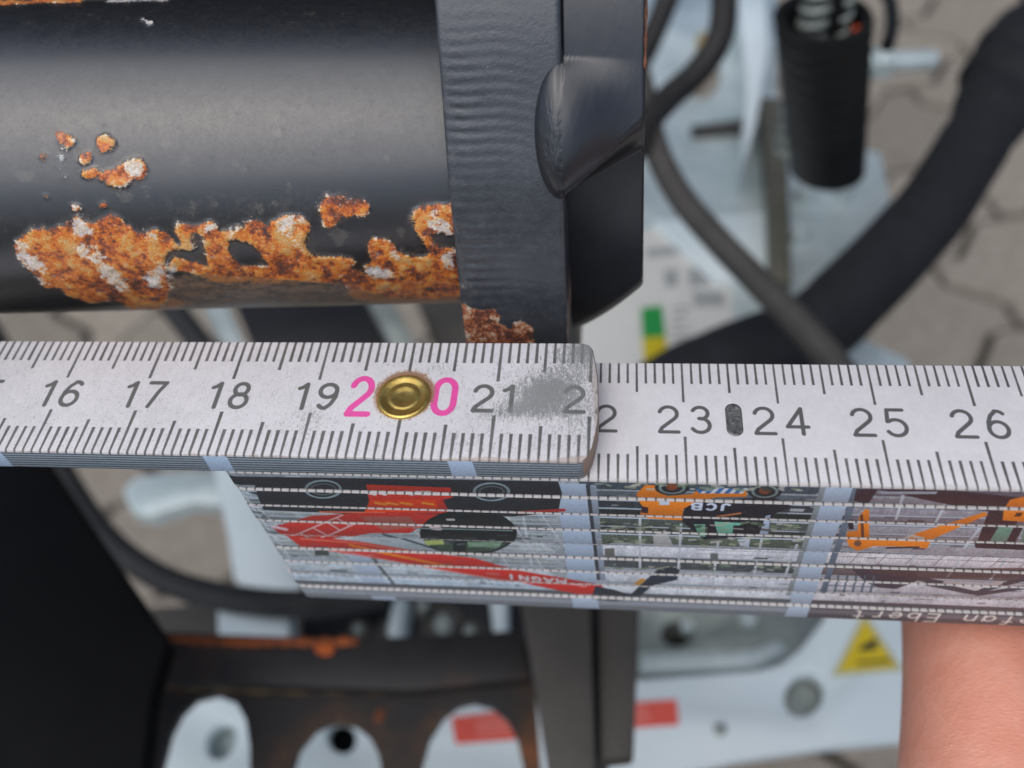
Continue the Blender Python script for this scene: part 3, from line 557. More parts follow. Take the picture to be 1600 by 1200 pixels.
o2 = sstep(st2, .05, .4) * sstep(st2 + .14 * n2 + .24 * n3, .25, .8) * .9; pcol = pcol + o2[..., None] * (C3(198, 124, 58) - pcol); rc = rc * (1 - .22 * pit[..., None])
tc = pcol + R_[..., None] * (rc - pcol); tc = tc + (W_ * np.clip(.9 + .1 * n4, 0, 1))[..., None] * (wcol - tc)
cover = np.clip(R_ + W_, 0, 1)
def colour_image(name, a):
    hh, ww = a.shape[:2]; im = bpy.data.images.new(name, ww, hh, alpha=False); px = np.ones((hh, ww, 4), np.float32); px[..., :3] = np.clip(a, 0, 1); im.pixels.foreach_set(px.ravel()); im.update(); im.pack(); return im
lip = blur(cover, 5) - cover * .0
n4 = n4 * .6
hgt = cover * (.30 + .16 * n1 + .10 * n2 + .05 * n4) + .10 * W_ + sstep(blur(cover, 6), .05, .6) * .04 * (1 - cover) + .004 * n4 * (1 - cover) + S_ * (1 - cover) * .03 * n2
im_tc = colour_image('tube paint and rust', tc); im_tr = grey_image('tube gloss', .40 + .04 * n2 + .5 * cover + .3 * S_ * (1 - cover) + .2 * M_ * (1 - cover)); im_tb = grey_image('tube relief', .5 + .5 * np.clip(hgt, -1, 1))
M_TUBE = img_mat('black tube paint with rust', im_tc, .35, .9, im_tr, (im_tb, .6, .6), grain=.05, gscale=1500); M_TUBE.node_tree.nodes['Principled BSDF'].inputs['Coat Weight'].default_value = .85; M_TUBE.node_tree.nodes['Principled BSDF'].inputs['Coat Roughness'].default_value = .3
steel = thing('welded_steel_tube', (204.3, cR[1], cR[2]), 'black painted steel tube with orange rust patches and thick welded end plates', 'steel tube')
def tube_mesh():
    st_ = .22; na = int(TW / st_); nth = int(math.radians(TH1 - TH0) * TR / st_)
    avals = np.linspace(-TW + 2, 2, na); tv = np.concatenate([np.linspace(TH0, TH1, nth), np.linspace(TH1, TH0 + 360, 60)[1:-1]]); nt_ = len(tv)
    A, Tt = np.meshgrid(avals, tv, indexing='ij')
    iu = np.clip(((A + TW - 2) * PPM).astype(int), 0, tw - 1); iv = np.clip((np.radians(Tt - TH0) * TR * PPM).astype(int), 0, thh - 1)
    D = blur(hgt, 1.6)[iv, iu] * (Tt <= TH1) * np.clip((TH1 - Tt) / 8, 0, 1); r = TR + .55 * D
    P = cR + A[..., None] * AX + (r * np.cos(np.radians(Tt)))[..., None] * E1 + (r * np.sin(np.radians(Tt)))[..., None] * E2v
    UV = np.stack([(A + TW - 2) / TW, np.radians(Tt - TH0) * TR * PPM / thh], -1).reshape(-1, 2)
    i, j = np.meshgrid(np.arange(na - 1), np.arange(nt_), indexing='ij'); j2 = (j + 1) % nt_
    Fq = np.stack([i * nt_ + j, i * nt_ + j2, (i + 1) * nt_ + j2, (i + 1) * nt_ + j], -1).reshape(-1, 4)
    Fq = Fq[:, ::-1]
    # plain run of tube farther left
    V2, F2 = tube_data([cR + AX * (-TW + 2), cR + AX * (-TW - 120)], TR, nt_, True)
    return P.reshape(-1, 3), Fq, UV
Pv, Fq, UVt = tube_mesh()
mesh('tube', Pv, Fq, M_TUBE, steel, True, UVt)
tube('tube_run', [cR + AX * (-TW + 2.0), cR + AX * (-TW - 160)], TR - .01, pmat('black tube paint', srgb(24, 26, 29), srgb(32, 34, 37), 60, .36), steel, 96)
# --- end plate: curved outline swept along X, cut marks across the edge
prZ = [-34, -24, -14, -8, -3, 3, 8.6, 13.7, 17, 21, 25, 29, 34, 42, 52, 62, 70]; prY = [16, 8.5, 5.4, 4.9, 5.3, 6.6, 8.3, 9.9, 10.9, 13.0, 14.9, 16.6, 19.2, 25, 35, 50, 66]
def prof(z): return np.interp(z, prZ, prY)
zz = np.linspace(-34, 70, 1050); py_ = blur(np.tile(prof(zz), (4, 1)), 22)[1]; py_[:60] = prof(zz[:60]); py_[-60:] = prof(zz[-60:])
PX0, PX1 = 204.35, 216.9
def plate_edge():
    xs = np.concatenate([[PX0 + .0, PX0 + .08, PX0 + .3], np.linspace(PX0 + .6, PX1 - .6, 70), [PX1 - .3, PX1 - .08, PX1]]); nx = len(xs)
    ins = np.zeros(nx); ins[[0, -1]] = .38; ins[[1, -2]] = .17; ins[[2, -3]] = .03
    X, Z = np.meshgrid(xs, zz); base = np.tile(py_[:, None], (1, nx))
    u = (X - PX0) / (PX1 - PX0)
    amp = (np.exp(-((Z - 25) / 5) ** 2) + .8 * np.exp(-((Z - 7) / 5) ** 2) + .4 * np.exp(-((Z + 3) / 3) ** 2) + .12) * np.clip(1.15 - 1.35 * u, 0, 1) * np.clip(u * 8, .3, 1)
    ph = fbm(len(zz), nx, 2.6, 301, ax=3, ay=1) * .9
    rip = amp * (.032 + .016 * fbm(len(zz), nx, 2.4, 307)) * np.sin(2 * math.pi * (Z + .9 * u * u + .15 * np.sin(u * 9)) / 1.15 + ph)
    big = .07 * fbm(len(zz), nx, 3.4, 302) + .004 * fbm(len(zz), nx, 1.2, 305)
    Yv = base + ins[None, :] - rip + big * .6
    V = np.stack([X, Yv, Z], -1).reshape(-1, 3); nz_ = len(zz)
    i, j = np.meshgrid(np.arange(nz_ - 1), np.arange(nx - 1), indexing='ij'); F = np.stack([i * nx + j, i * nx + j + 1, (i + 1) * nx + j + 1, (i + 1) * nx + j], -1).reshape(-1, 4).tolist()
    # side faces and back
    V = V.tolist(); b0 = len(V)
    for k in range(0, nz_, 10): V.append((PX0, 75, zz[k])); V.append((PX1, 75, zz[k]))
    ks = list(range(0, nz_, 10))
    for a in range(len(ks) - 1):
        F.append([ks[a + 1] * nx, b0 + 2 * (a + 1), b0 + 2 * a] + [ks[a] * nx + nx * q for q in range(0, 10)])
        F.append([ks[a] * nx + nx - 1, b0 + 2 * a + 1, b0 + 2 * (a + 1) + 1, ks[a + 1] * nx + nx - 1] + [ks[a + 1] * nx + nx - 1 - nx * q for q in range(1, 10)])
        F.append([b0 + 2 * a, b0 + 2 * (a + 1), b0 + 2 * (a + 1) + 1, b0 + 2 * a + 1])
    uv = [((v[0] - PX0) / (PX1 - PX0), (v[2] + 34) / 104) for v in V]
    return V, F, uv
PH, PWp = int(104 * 14), int(12.55 * 14)
def onprof(px, py):
    d = ray(px, py); best = None
    for s in np.linspace(.5, 1.6, 900) * 100:
        p = CP + s * d
        if p[1] > prof(p[2]): return p
    return p
shR = Sheet(0, 12.55, 0, 104, 14, (0, 0, 0))
for q in ([(716, 470), (735, 482), (752, 485), (772, 482), (782, 496), (776, 504), (790, 510), (797, 518), (802, 505), (816, 503), (832, 512), (835, 545), (720, 545)],): shR.poly([(onprof(*p)[0] - PX0, onprof(*p)[2] + 34) for p in q], (255, 255, 255))
m0 = shR.a[..., 0]; hh, ww = m0.shape; p1 = fbm(hh, ww, 2.2, 401, lo=.01); p2 = fbm(hh, ww, 1.2, 402, lo=.02)
gx_ = np.arange(ww)[None, :] / ww
chip = sstep(blur(m0, 2.5) + .12 * p1 + .05 * p2, .42, .58); worn = np.clip(sstep(p2 + .8 * p1 - 8 * gx_, 1.3, 2.2), 0, 1) * .6
worn = np.maximum(worn, sstep(p2 + .5 * p1, 2.9, 3.4) * .6)
tt = np.clip(.45 + .28 * p1 + .2 * p2, 0, 1); pc = np.zeros((hh, ww, 3), np.float32)
for k in range(3): pc[..., k] = np.interp(tt, [0, .3, .55, .8, 1], [q[k] for q in (C3(70, 36, 26), C3(126, 58, 32), C3(172, 92, 44), C3(190, 150, 116), C3(196, 184, 172))])
base = C3(55, 59, 65) * (1 + .04 * p1[..., None]); pa = base + worn[..., None] * (C3(120, 112, 100) - base); pa = pa + chip[..., None] * (pc - pa)
im_pa = colour_image('plate edge paint', pa); im_pr = grey_image('plate gloss', .36 + .03 * p1 + .5 * chip + .2 * worn); im_pb = grey_image('plate relief', .5 + .03 * p2 + .2 * chip * (.6 + .4 * p1))
M_PLATE = img_mat('black plate paint', im_pa, .38, .9, im_pr, (im_pb, .6, .25), grain=.12, gscale=3200); M_PLATE.node_tree.nodes['Principled BSDF'].inputs['Coat Weight'].default_value = .3; M_PLATE.node_tree.nodes['Principled BSDF'].inputs['Coat Roughness'].default_value = .3
M_PLATE2 = pmat('black paint over weld', srgb(32, 35, 40), srgb(40, 43, 48), 300, .32, spec=.9, bmp=.10, bscale=2500, bdist=.06, rvar=.05)
V, F, uv = plate_edge(); o = mesh('end_plate', V, F, M_PLATE, steel, True, uv); o.data.set_sharp_from_angle(angle=math.radians(60))
# --- second plate behind it: flat above, swelling into the weld in the middle, hollow below
def bead_q(X, Z): d = np.clip(X - 217, 0, None); zc = 21.6 + .10 * d; return np.clip(np.abs(Z - zc) / np.where(Z > zc, 6.1 - .12 * d, 6.6 - .25 * d), 0, 1)
def side_set(X, Z):
    d = np.clip(X - 217, 0, None); zb = 14.4 + .68 * d; t = sstep(Z, zb - 2.6 - .1 * d, zb + 1.6 + .15 * d); hollow = 4.2 + 6.2 * (1 - np.exp(-.30 * np.clip(22 - Z, 0, None) / 6.2))
    q = bead_q(X, Z); return hollow * (1 - t) + (.9 - 3.3 * (1 - q * q) ** (.52 + .16 * d) * np.exp(-(d / 4.8) ** 2)) * t
def grid(name, X, Y, Z, m, skirt=5.0, x_face=True):
    nz_, nx = X.shape; V = np.stack([X, Y, Z], -1).reshape(-1, 3).tolist(); F = []
    for a in range(nz_ - 1):
        for b in range(nx - 1): F.append((a * nx + b, a * nx + b + 1, (a + 1) * nx + b + 1, (a + 1) * nx + b))
    rim = [b for b in range(nx)] + [a * nx + nx - 1 for a in range(1, nz_)] + [(nz_ - 1) * nx + b for b in range(nx - 2, -1, -1)] + [a * nx for a in range(nz_ - 2, 0, -1)]
    n0 = len(V)
    for q in rim: V.append((V[q][0], max(V[q][1] + skirt, 70 if skirt > 50 else -99), V[q][2]))
    for k in range(len(rim)): k2 = (k + 1) % len(rim); F.append((rim[k2], rim[k], n0 + k, n0 + k2))
    o = mesh(name, V, F, m, steel, True); o.data.set_sharp_from_angle(angle=math.radians(62)); return o
def side_plate():
    us = np.concatenate([[0, .004, .012, .025], np.linspace(.04, .95, 70), [.965, .98, .992, 1.0]]); zs = np.linspace(0, 1, 420); U, Tz = np.meshgrid(us, zs)
    z_lo = -15.0 + 9.0 * U ** 1.2; Z = z_lo + (70 - z_lo) * Tz; X = PX1 + .03 + 8.37 * U; X = X + 2.2 * np.clip(27 - Z, 0, None) * U * .01
    ch_ = .32 * (np.clip(1 - U / .03, 0, None) ** 2 + np.clip((U - .96) / .04, 0, None) ** 2) * np.where(Z > 26.5, 1, np.where(U > .5, 1, 0)); rz = 5 * np.clip(1 - (Z - z_lo) / 6, 0, None) ** 2
    n_ = fbm(420, len(us), 3.4, 601)
    grid('side_plate', X, np.interp(Z, zz, py_) + side_set(PX1 + 8.4 * U, Z) + ch_ + rz + .05 * n_, Z, M_PLATE2, 60.0)
side_plate()
def weld():
    xs = np.concatenate([np.linspace(213.6, 216.2, 110), np.linspace(216.25, 217.03, 24)]); zs = np.linspace(12.5, 28.5, 260); X, Z = np.meshgrid(xs, zs); P0 = np.interp(Z, zz, py_)
    q_ = bead_q(X * 0 + 217, Z); xl = 213.95 + 2.9 * (1 - np.sqrt(1 - q_ * q_)); sx = X - xl; c_ = np.clip(sx / 2.3, 0, 1); Lx = np.sqrt(c_ * (2 - c_)) * .75 + .25 * c_
    crest = 3.3 * np.sqrt(1 - q_ * q_) * (1.0) - .9 * sstep(X, 216.0, 217.0) - .9 * (1 - sstep(X, 216.0, 217.0)) * np.sqrt(1 - q_ * q_)
    Y = P0 - crest * Lx - .05 * fbm(260, len(xs), 3.2, 603) * np.clip(sx, 0, 1) * (1 - q_) + np.where((sx <= 0) | (q_ >= .999), .5, 0)
    grid('weld_bead', X, Y, Z, M_PLATE2, 4.0)
weld()
# rusted edge line on the far corner of the second plate
V, Fc = tube_data([(225.28, prof(z) + .95 + .1 * math.sin(z * 5), z) for z in np.linspace(26.5, 60, 60)], lambda i: .15 + .05 * math.sin(i * 1.7), 8); mesh('rusted_edge', V, Fc, pmat('brown edge rust', srgb(84, 54, 42), srgb(140, 92, 70), 900, .9, bmp=.5), steel)

# ------------------------------------------------------------------ ground: interlocking concrete pavers
GZ = -600.0
ground = tag(mesh('ground', [(-20000, -20000, GZ - 9), (20000, -20000, GZ - 9), (20000, 20000, GZ - 9), (-20000, 20000, GZ - 9)], [(0, 1, 2, 3)], M_SAND, None, False, base=np.array([X0, 0, GZ - 9])), kind='structure')
L_, B_ = 225.0, 112.5
zl = [(0, 0), (28, -13), (84, 13), (140, -13), (196, 13)]; ze = [(225, 0), (238, 28), (212, 84)]
outl = zl + ze + [(225 - x + 0, 112.5 + (-y if False else y)) for x, y in []]
outl = zl + [(225, 0), (238, 28), (212, 84)] + [(x, y + 112.5) for x, y in ([(225, 0)] + zl[:0:-1])] + [(0, 112.5), (-13, 84), (13, 28)]
cx_, cy_ = 112.5, 56.25
def paver_mesh():
    n = len(outl); V = []; F = []
    for sc_, z in ((.945, 0), (.962, -4), (.962, -60)):
        for x, y in outl: V.append(((x - cx_) * sc_ * S, (y - cy_) * (sc_ - .012) * S, z * S))
    F.append(tuple(range(n)))
    for r in range(2):
        for k in range(n): k2 = (k + 1) % n; F.append((r * n + k, (r + 1) * n + k, (r + 1) * n + k2, r * n + k2))
    me = bpy.data.meshes.new('paver'); me.from_pydata(V, [], F); me.materials.append(M_PAVER); bm = bmesh.new(); bm.from_mesh(me); bmesh.ops.recalc_face_normals(bm, faces=bm.faces); bm.to_mesh(me); bm.free(); me.update(); return me
_nt = M_PAVER.node_tree; _bs = _nt.nodes['Principled BSDF']; _src = _bs.inputs['Base Color'].links[0].from_socket; _oi = _nt.nodes.new('ShaderNodeObjectInfo'); _hs = _nt.nodes.new('ShaderNodeHueSaturation'); _mr = _nt.nodes.new('ShaderNodeMapRange'); _mr.inputs['To Min'].default_value = .82; _mr.inputs['To Max'].default_value = 1.12
_nt.links.new(_oi.outputs['Random'], _mr.inputs[0]); _nt.links.new(_mr.outputs[0], _hs.inputs['Value']); _nt.links.new(_src, _hs.inputs['Color']); _nt.links.new(_hs.outputs[0], _bs.inputs['Base Color'])
pm = paver_mesh(); ang = math.radians(38)
for i in range(-7, 9):
    for j in range(-9, 9):
        x = i * L_ + (L_ / 2 if j % 2 else 0); y = j * B_; wx = x * math.cos(ang) - y * math.sin(ang) + 180; wy = x * math.sin(ang) + y * math.cos(ang) + 560
        if not (-700 < wx - X0 < 800 and -350 < wy < 1300): continue
        o = bpy.data.objects.new('paver', pm); COL.objects.link(o); o.parent = ground
        o.location = ((wx - X0) * S, wy * S, (9 + RNG.uniform(-1.5, 1.5)) * S); o.rotation_euler = (RNG.uniform(-.006, .006), RNG.uniform(-.006, .006), ang)

# ------------------------------------------------------------------ machine behind, below the ruler
def ell(cx, cy, rx, ry, rot, z, n=24):
    c, s = math.cos(math.radians(rot)), math.sin(math.radians(rot))
    return XY([(cx + rx * math.cos(t) * c - ry * math.sin(t) * s, cy + rx * math.cos(t) * s + ry * math.sin(t) * c) for t in [2 * math.pi * k / n for k in range(n)]], z)
def pth(name, z, label, cat, at): p = onZ(*at, z); return thing(name, p, label, cat)
ZC = -195
ch = pth('machine_panel', ZC, 'pale grey painted machine panel with yellow warning triangle and red stickers', 'machine panel', (1100, 1120))
plate('panel', XY([(150, 1030), (940, 1066), (1180, 1048), (1220, 1038), (1250, 1015), (1292, 962), (1300, 900), (1500, 900), (1500, 1150), (1290, 1168), (1150, 1188), (1060, 1208), (1000, 1420), (150, 1420)], ZC), ZC, 5, M_WHITE, ch,
      [ell(1257, 1086, 29, 36, 35, ZC), ell(345, 1158, 22, 30, 25, ZC), ell(533, 1152, 22, 26, -30, ZC)], 1.0)
plate('back_plate', XY([(1200, 1040), (1310, 1040), (1310, 1140), (1200, 1140)], ZC - 7), ZC - 7, 3, M_GALVD, ch)
plate('back_plate', XY([(300, 1110), (400, 1110), (400, 1210), (300, 1210)], ZC - 8), ZC - 8, 3, M_GALV, ch); plate('back_plate', XY([(490, 1100), (590, 1100), (590, 1210), (490, 1210)], ZC - 9), ZC - 9, 3, M_MATT, ch)
M_TRI = pmat('warning yellow', srgb(214, 186, 20), srgb(226, 200, 30), 40, .45); M_RED = pmat('red sticker', srgb(226, 84, 68), srgb(236, 100, 84), 40, .45); M_INKB = pmat('black ink', srgb(34, 34, 30), srgb(40, 40, 36), 40, .5); M_LABEL = pmat('printed white label', srgb(206, 206, 200), srgb(216, 216, 210), 40, .5)
def decal(name, px, z, mats, parent, up=.25): return plate(name, XY(px, z), z + up, up - .02, mats, parent, bevel=0)
tri = decal('warning_triangle', [(1350, 955), (1298, 1058), (1412, 1048)], ZC, pmat('pale yellow border', srgb(188, 190, 150), srgb(196, 198, 160), 40, .5), ch)
decal('triangle_face', [(1351, 968), (1309, 1050), (1401, 1042)], ZC + .25, M_TRI, tri)
decal('hazard_symbol', [(1342, 1012), (1356, 1004), (1366, 998), (1374, 1003), (1366, 1009), (1372, 1013), (1364, 1016), (1352, 1016), (1346, 1020)], ZC + .5, M_INKB, tri); decal('hazard_symbol', [(1340, 1034), (1392, 1030), (1392, 1034), (1340, 1038)], ZC + .5, M_INKB, tri, .3)
for q, ln in (([(705, 1121), (835, 1106), (842, 1153), (712, 1163)], [[(745, 1128), (800, 1122), (800, 1128), (745, 1134)], [(745, 1142), (810, 1135), (810, 1140), (745, 1147)]]), ([(930, 1102), (1057, 1093), (1061, 1133), (930, 1141)], [[(960, 1106), (1010, 1103), (1010, 1110), (960, 1113)], [(960, 1120), (1015, 1117), (1015, 1124), (960, 1127)]])):
    rs_ = decal('red_sticker', q, ZC, M_RED, ch)
    for l in ln: decal('print_line', l, ZC + .25, pmat('faded print', srgb(236, 140, 126), srgb(240, 150, 138), 40, .5), rs_)
lathe('screw', onZ(1125, 1140, ZC + 1), [(.02, .6), (1.2, .5), (1.9, 0), (1.9, -2)], M_GALVD, ch, 16)
hs = pth('hydraulic_block', -238, 'grey zinc block seen through the cutout of the pale panel', 'steel block', (1110, 1000))
plate('block', XY([(930, 900), (1330, 900), (1330, 1075), (930, 1095)], -238), -238, 20, M_GALVD, hs, [ell(1058, 990, 26, 20, 0, -238)])
plate('dark_recess', XY([(1010, 955), (1120, 955), (1120, 1030), (1010, 1030)], -259), -259, 4, M_BLACK, hs)
lathe('bolt_head', onZ(1073, 983, -237), [(.02, 3), (2.2, 3), (2.6, 2.4), (2.6, 0)], M_GALV, hs, 6); lathe('bolt_head', onZ(1168, 972, -237), [(.02, 3), (3.2, 3), (3.6, 2.4), (3.6, 0)], M_GALV, hs, 6)
plate('rail', XY([(1000, 1020), (1180, 1015), (1215, 1000), (1230, 1015), (1180, 1040), (1000, 1050)], -229), -229, 6, M_GALV, hs)
# dark slotted bracket
ZB = -140
br = pth('slotted_bracket', ZB, 'black steel bracket with three rounded slots and rusty upper edge', 'steel bracket', (530, 1090))
def arch(pts): return XY(pts, ZB)
plate('bracket_plate', XY([(205, 985), (560, 1000), (815, 985), (835, 1060), (860, 1420), (150, 1420), (200, 1100)], ZB), ZB, 2.5, M_DARKRUST, br,
      [arch([(240, 1400), (246, 1220), (266, 1145), (282, 1115), (305, 1093), (338, 1085), (368, 1096), (384, 1125), (390, 1165), (392, 1400)]),
       arch([(450, 1400), (456, 1205), (466, 1172), (490, 1142), (512, 1131), (530, 1128), (556, 1134), (578, 1152), (592, 1180), (598, 1215), (602, 1400)]),
       arch([(650, 1400), (657, 1200), (670, 1155), (692, 1120), (715, 1103), (740, 1097), (768, 1104), (792, 1124), (808, 1155), (818, 1200), (824, 1400)])], 1.0)
plate('upper_flange', XY([(215, 990), (480, 1000), (812, 986), (830, 1058), (640, 1078), (240, 1066)], ZB + 5), ZB + 5, 5.2, M_DARKRUST, br, bevel=.8)
V, Fc = tube_data(crom([onZ(x, y, ZB + 4.6) for x, y in ((245, 996), (300, 1000), (380, 1004), (460, 1004), (560, 1003))], 8), lambda i: .9 + .7 * math.sin(i * 1.3) ** 2 * (i > 6), 8); mesh('rust_seam', V, Fc, pmat('brown orange rust', srgb(96, 52, 30), srgb(168, 88, 40), 250, .9, bmp=.5), br)
V, Fc = tube_data(crom([onZ(x, y, ZB + .3) for x, y in ((250, 1070), (360, 1076), (500, 1079), (650, 1082))], 8), lambda i: .9 + .2 * math.sin(i * 1.9), 8); mesh('rust_seam', V, Fc, pmat('dull yellow grease', srgb(84, 70, 42), srgb(110, 90, 50), 200, .7), br)
plate('rust_patch', ell(506, 1012, 16, 12, 10, ZB + 5.4), ZB + 5.4, .5, M_ORANGE, br); plate('rust_patch', ell(592, 1118, 9, 14, 20, ZB + .3), ZB + .3, .5, pmat('brown rust', srgb(84, 50, 34), srgb(110, 62, 38), 200, .9), br)
# strip of bolts seen over the bracket
bs_ = pth('bolt_strip', -182, 'dark rail with round zinc bolt heads above the slotted bracket', 'bolt rail', (680, 975))
plate('rail', XY([(470, 900), (830, 900), (830, 1030), (470, 1030)], -182), -182, 8, M_BLACK, bs_)
for x, y, r in ((617, 984, 2.4), (694, 978, 3.3), (735, 990, 2.0), (562, 985, 1.9), (662, 952, 2.2)): lathe('bolt_head', onZ(x, y, -181), [(.02, 3.4), (r * .7, 3.2), (r, 2), (r, 0)], M_GALVD, bs_, 20); lathe('washer', onZ(x, y, -181.5), [(.02, 1.2), (r * 1.9, 1.2), (r * 2.0, .6), (r * 2.0, 0)], M_POST, bs_, 20)
for nm, z, q, m, lb in (('zinc_bar', -172, [(612, 930), (640, 930), (628, 990), (600, 996)], M_GALV, 'slanted bright zinc bar beside the round bolt heads'), ('white_strip', -170, [(762, 920), (792, 920), (793, 1004), (783, 1012), (772, 1004)], M_WHITE, 'narrow white strip with rounded end beside the dusty channel post'),
    ('white_block', -172, [(338, 946), (342, 942), (446, 940), (451, 945), (452, 996), (447, 1001), (345, 1002), (340, 997)], M_WHITE, 'small white rectangular block above the rusty bracket edge'), ('zinc_bracket', -236, [(188, 765), (210, 742), (262, 735), (360, 730), (352, 790), (300, 785), (262, 796), (232, 806), (204, 800)], M_GALV, 'bright zinc bracket lying under the black bent hose'),
    ('white_post', -205, [(325, 700), (385, 700), (480, 912), (462, 928), (378, 912), (362, 900), (352, 830)], M_WHITE, 'white painted post beside the left end of the folded ruler'), ('dark_cross_bar', -215, [(225, 946), (345, 938), (480, 935), (480, 1010), (232, 1010)], M_POST, 'dusty brown cross bar behind the small white block')):
    o = plate(nm, XY(q, z), z, 9, m, None, bevel=2.5); tag(o, lb, nm.split('_')[0] + ' ' + nm.split('_')[-1] if nm != 'dark_cross_bar' else 'cross bar')
pw = pth('channel_post', -118, 'dusty dark channel post standing below the middle of the ruler', 'steel post', (900, 1060))
plate('flange', XY([(806, 900), (922, 900), (931, 1215), (858, 1215)], -118), -118, 6, M_POST, pw, bevel=.8); plate('flange', XY([(934, 900), (1001, 900), (990, 1182), (938, 1188)], -122), -122, 6, M_POST, pw, bevel=.8)
plate('web', XY([(900, 900), (960, 900), (950, 1200), (910, 1200)], -138), -138, 4, M_BLACK, pw, bevel=.5)
lp = plate('black_side_panel', XY([(-120, 690), (60, 700), (150, 835), (240, 968), (262, 1002), (236, 1090), (214, 1290), (-160, 1290)], -100), -100, 5, M_MATT, None, bevel=1.5); tag(lp, 'large matt black panel filling the lower left corner', 'black panel')
o = tube('bent_hose', crom([onZ(x, y, z) for x, y, z in ((-60, 440, -170), (0, 545, -172), (50, 650, -174), (105, 752, -176), (168, 842, -176), (250, 902, -174), (350, 933, -170), (470, 944, -168), (600, 930, -175))], 10), 4.4, M_RUBBERD); tag(o, 'black bent hose curving below the left part of the ruler', 'hose')
# ------------------------------------------------------------------ machine behind, seen between tube and ruler
for nm, z, q, m, lb, ct in (('black_plate', -190, [(350, 440), (600, 440), (640, 560), (402, 560)], M_BLACK, 'black plate seen in the gap under the rusty tube', 'black plate'), ('dark_rail', -205, [(640, 440), (780, 440), (780, 560), (690, 560)], M_POST, 'dark brown rail in the gap beside the plate foot', 'rail'),
    ('pale_bar', -185, [(300, 440), (338, 440), (392, 560), (352, 560)], M_GALV, 'pale zinc bar slanting under the rusty tube', 'zinc bar'), ('grey_bar', -180, [(560, 440), (600, 440), (662, 560), (622, 560)], M_GALVD, 'dull grey bar slanting beside the black plate under the tube', 'grey bar')):
    tag(plate(nm, XY(q, z), z, 8, m, None, bevel=1.5), lb, ct)
o = tube('black_hose', crom([onZ(x, y, -178) for x, y in ((200, 380), (250, 455), (300, 520), (350, 590), (400, 680))], 8), 5.2, M_RUBBERD); tag(o, 'straight black hose crossing the gap under the rusty tube', 'hose')
ZG = -170
gp = pth('zinc_chassis_plate', ZG, 'pale zinc chassis plate with printed label right of the black plates', 'chassis plate', (1100, 380))
plate('plate', XY([(880, -60), (1215, -60), (1212, 140), (1250, 220), (1376, 236), (1396, 330), (1374, 425), (1330, 520), (1420, 560), (1440, 640), (840, 640)], ZG), ZG, 6, M_GALV, gp, [ell(1100, 120, 26, 34, 20, ZG)], 1.0)
lab = decal('printed_label', [(880, 376), (1072, 352), (1140, 440), (1165, 640), (890, 650)], ZG, M_LABEL, gp)
decal('green_field', [(1001, 482), (1034, 477), (1040, 526), (1004, 529)], ZG + .25, pmat('green print', srgb(32, 140, 66), srgb(44, 152, 76), 40, .5), lab); decal('yellow_field', [(1004, 529), (1040, 526), (1048, 610), (1008, 612)], ZG + .25, pmat('yellow print', srgb(196, 176, 24), srgb(208, 188, 34), 40, .5), lab)
M_GREYP = pmat('grey print', srgb(150, 154, 154), srgb(164, 168, 166), 200, .5)
for k in range(7): decal('print_line', [(1050, 480 + k * 12), (1080 - (k % 3) * 6, 478 + k * 12), (1080 - (k % 3) * 6, 482 + k * 12), (1050, 484 + k * 12)], ZG + .25, M_GREYP, lab)
for q in ([(1036, 424), (1058, 420), (1060, 446), (1040, 450)], [(1074, 420), (1106, 416), (1110, 444), (1078, 448)], [(1010, 390), (1066, 384), (1066, 396), (1010, 402)], [(1082, 456), (1130, 456), (1134, 478), (1086, 480)]): decal('print_block', q, ZG + .25, M_GREYP, lab)
plate('upright_strip', XY([(1150, -40), (1196, -40), (1200, 80), (1182, 190), (1160, 260), (1168, 120)], ZG + 16), ZG + 16, 14, M_WHITE, gp); plate('cross_rib', XY([(1080, 196), (1165, 184), (1165, 200), (1082, 206)], ZG + 4), ZG + 4, 3.9, M_POST, gp)
plate('panel_fold', XY([(1020, 345), (1200, 330), (1230, 430), (1120, 440)], ZG + 3), ZG + 3, 2.9, M_WHITE, gp)
lathe('bolt_head', onZ(1101, 66, ZG + 12), [(.02, 4), (3.6, 3.6), (4.2, 2), (4.2, -12)], M_YELLOWZ, gp, 6)
for x, y, r in ((1258, 302, 3.8), (1246, 364, 4.0), (1318, 300, 3.4)): lathe('bolt_head', onZ(x, y, ZG + 3), [(.02, 3), (r * .8, 2.8), (r, 1.6), (r, -3)], M_GALV, gp, 20)
db = plate('olive_bar', XY([(1188, 150), (1222, 150), (1232, 260), (1238, 440), (1205, 440), (1200, 300)], ZG + 12), ZG + 12, 10, pmat('olive grey paint', srgb(78, 78, 68), srgb(98, 96, 84), 60, .6), None, bevel=1.5); tag(db, 'narrow olive grey bar between the zinc plate and the black ribbed sleeve', 'flat bar')
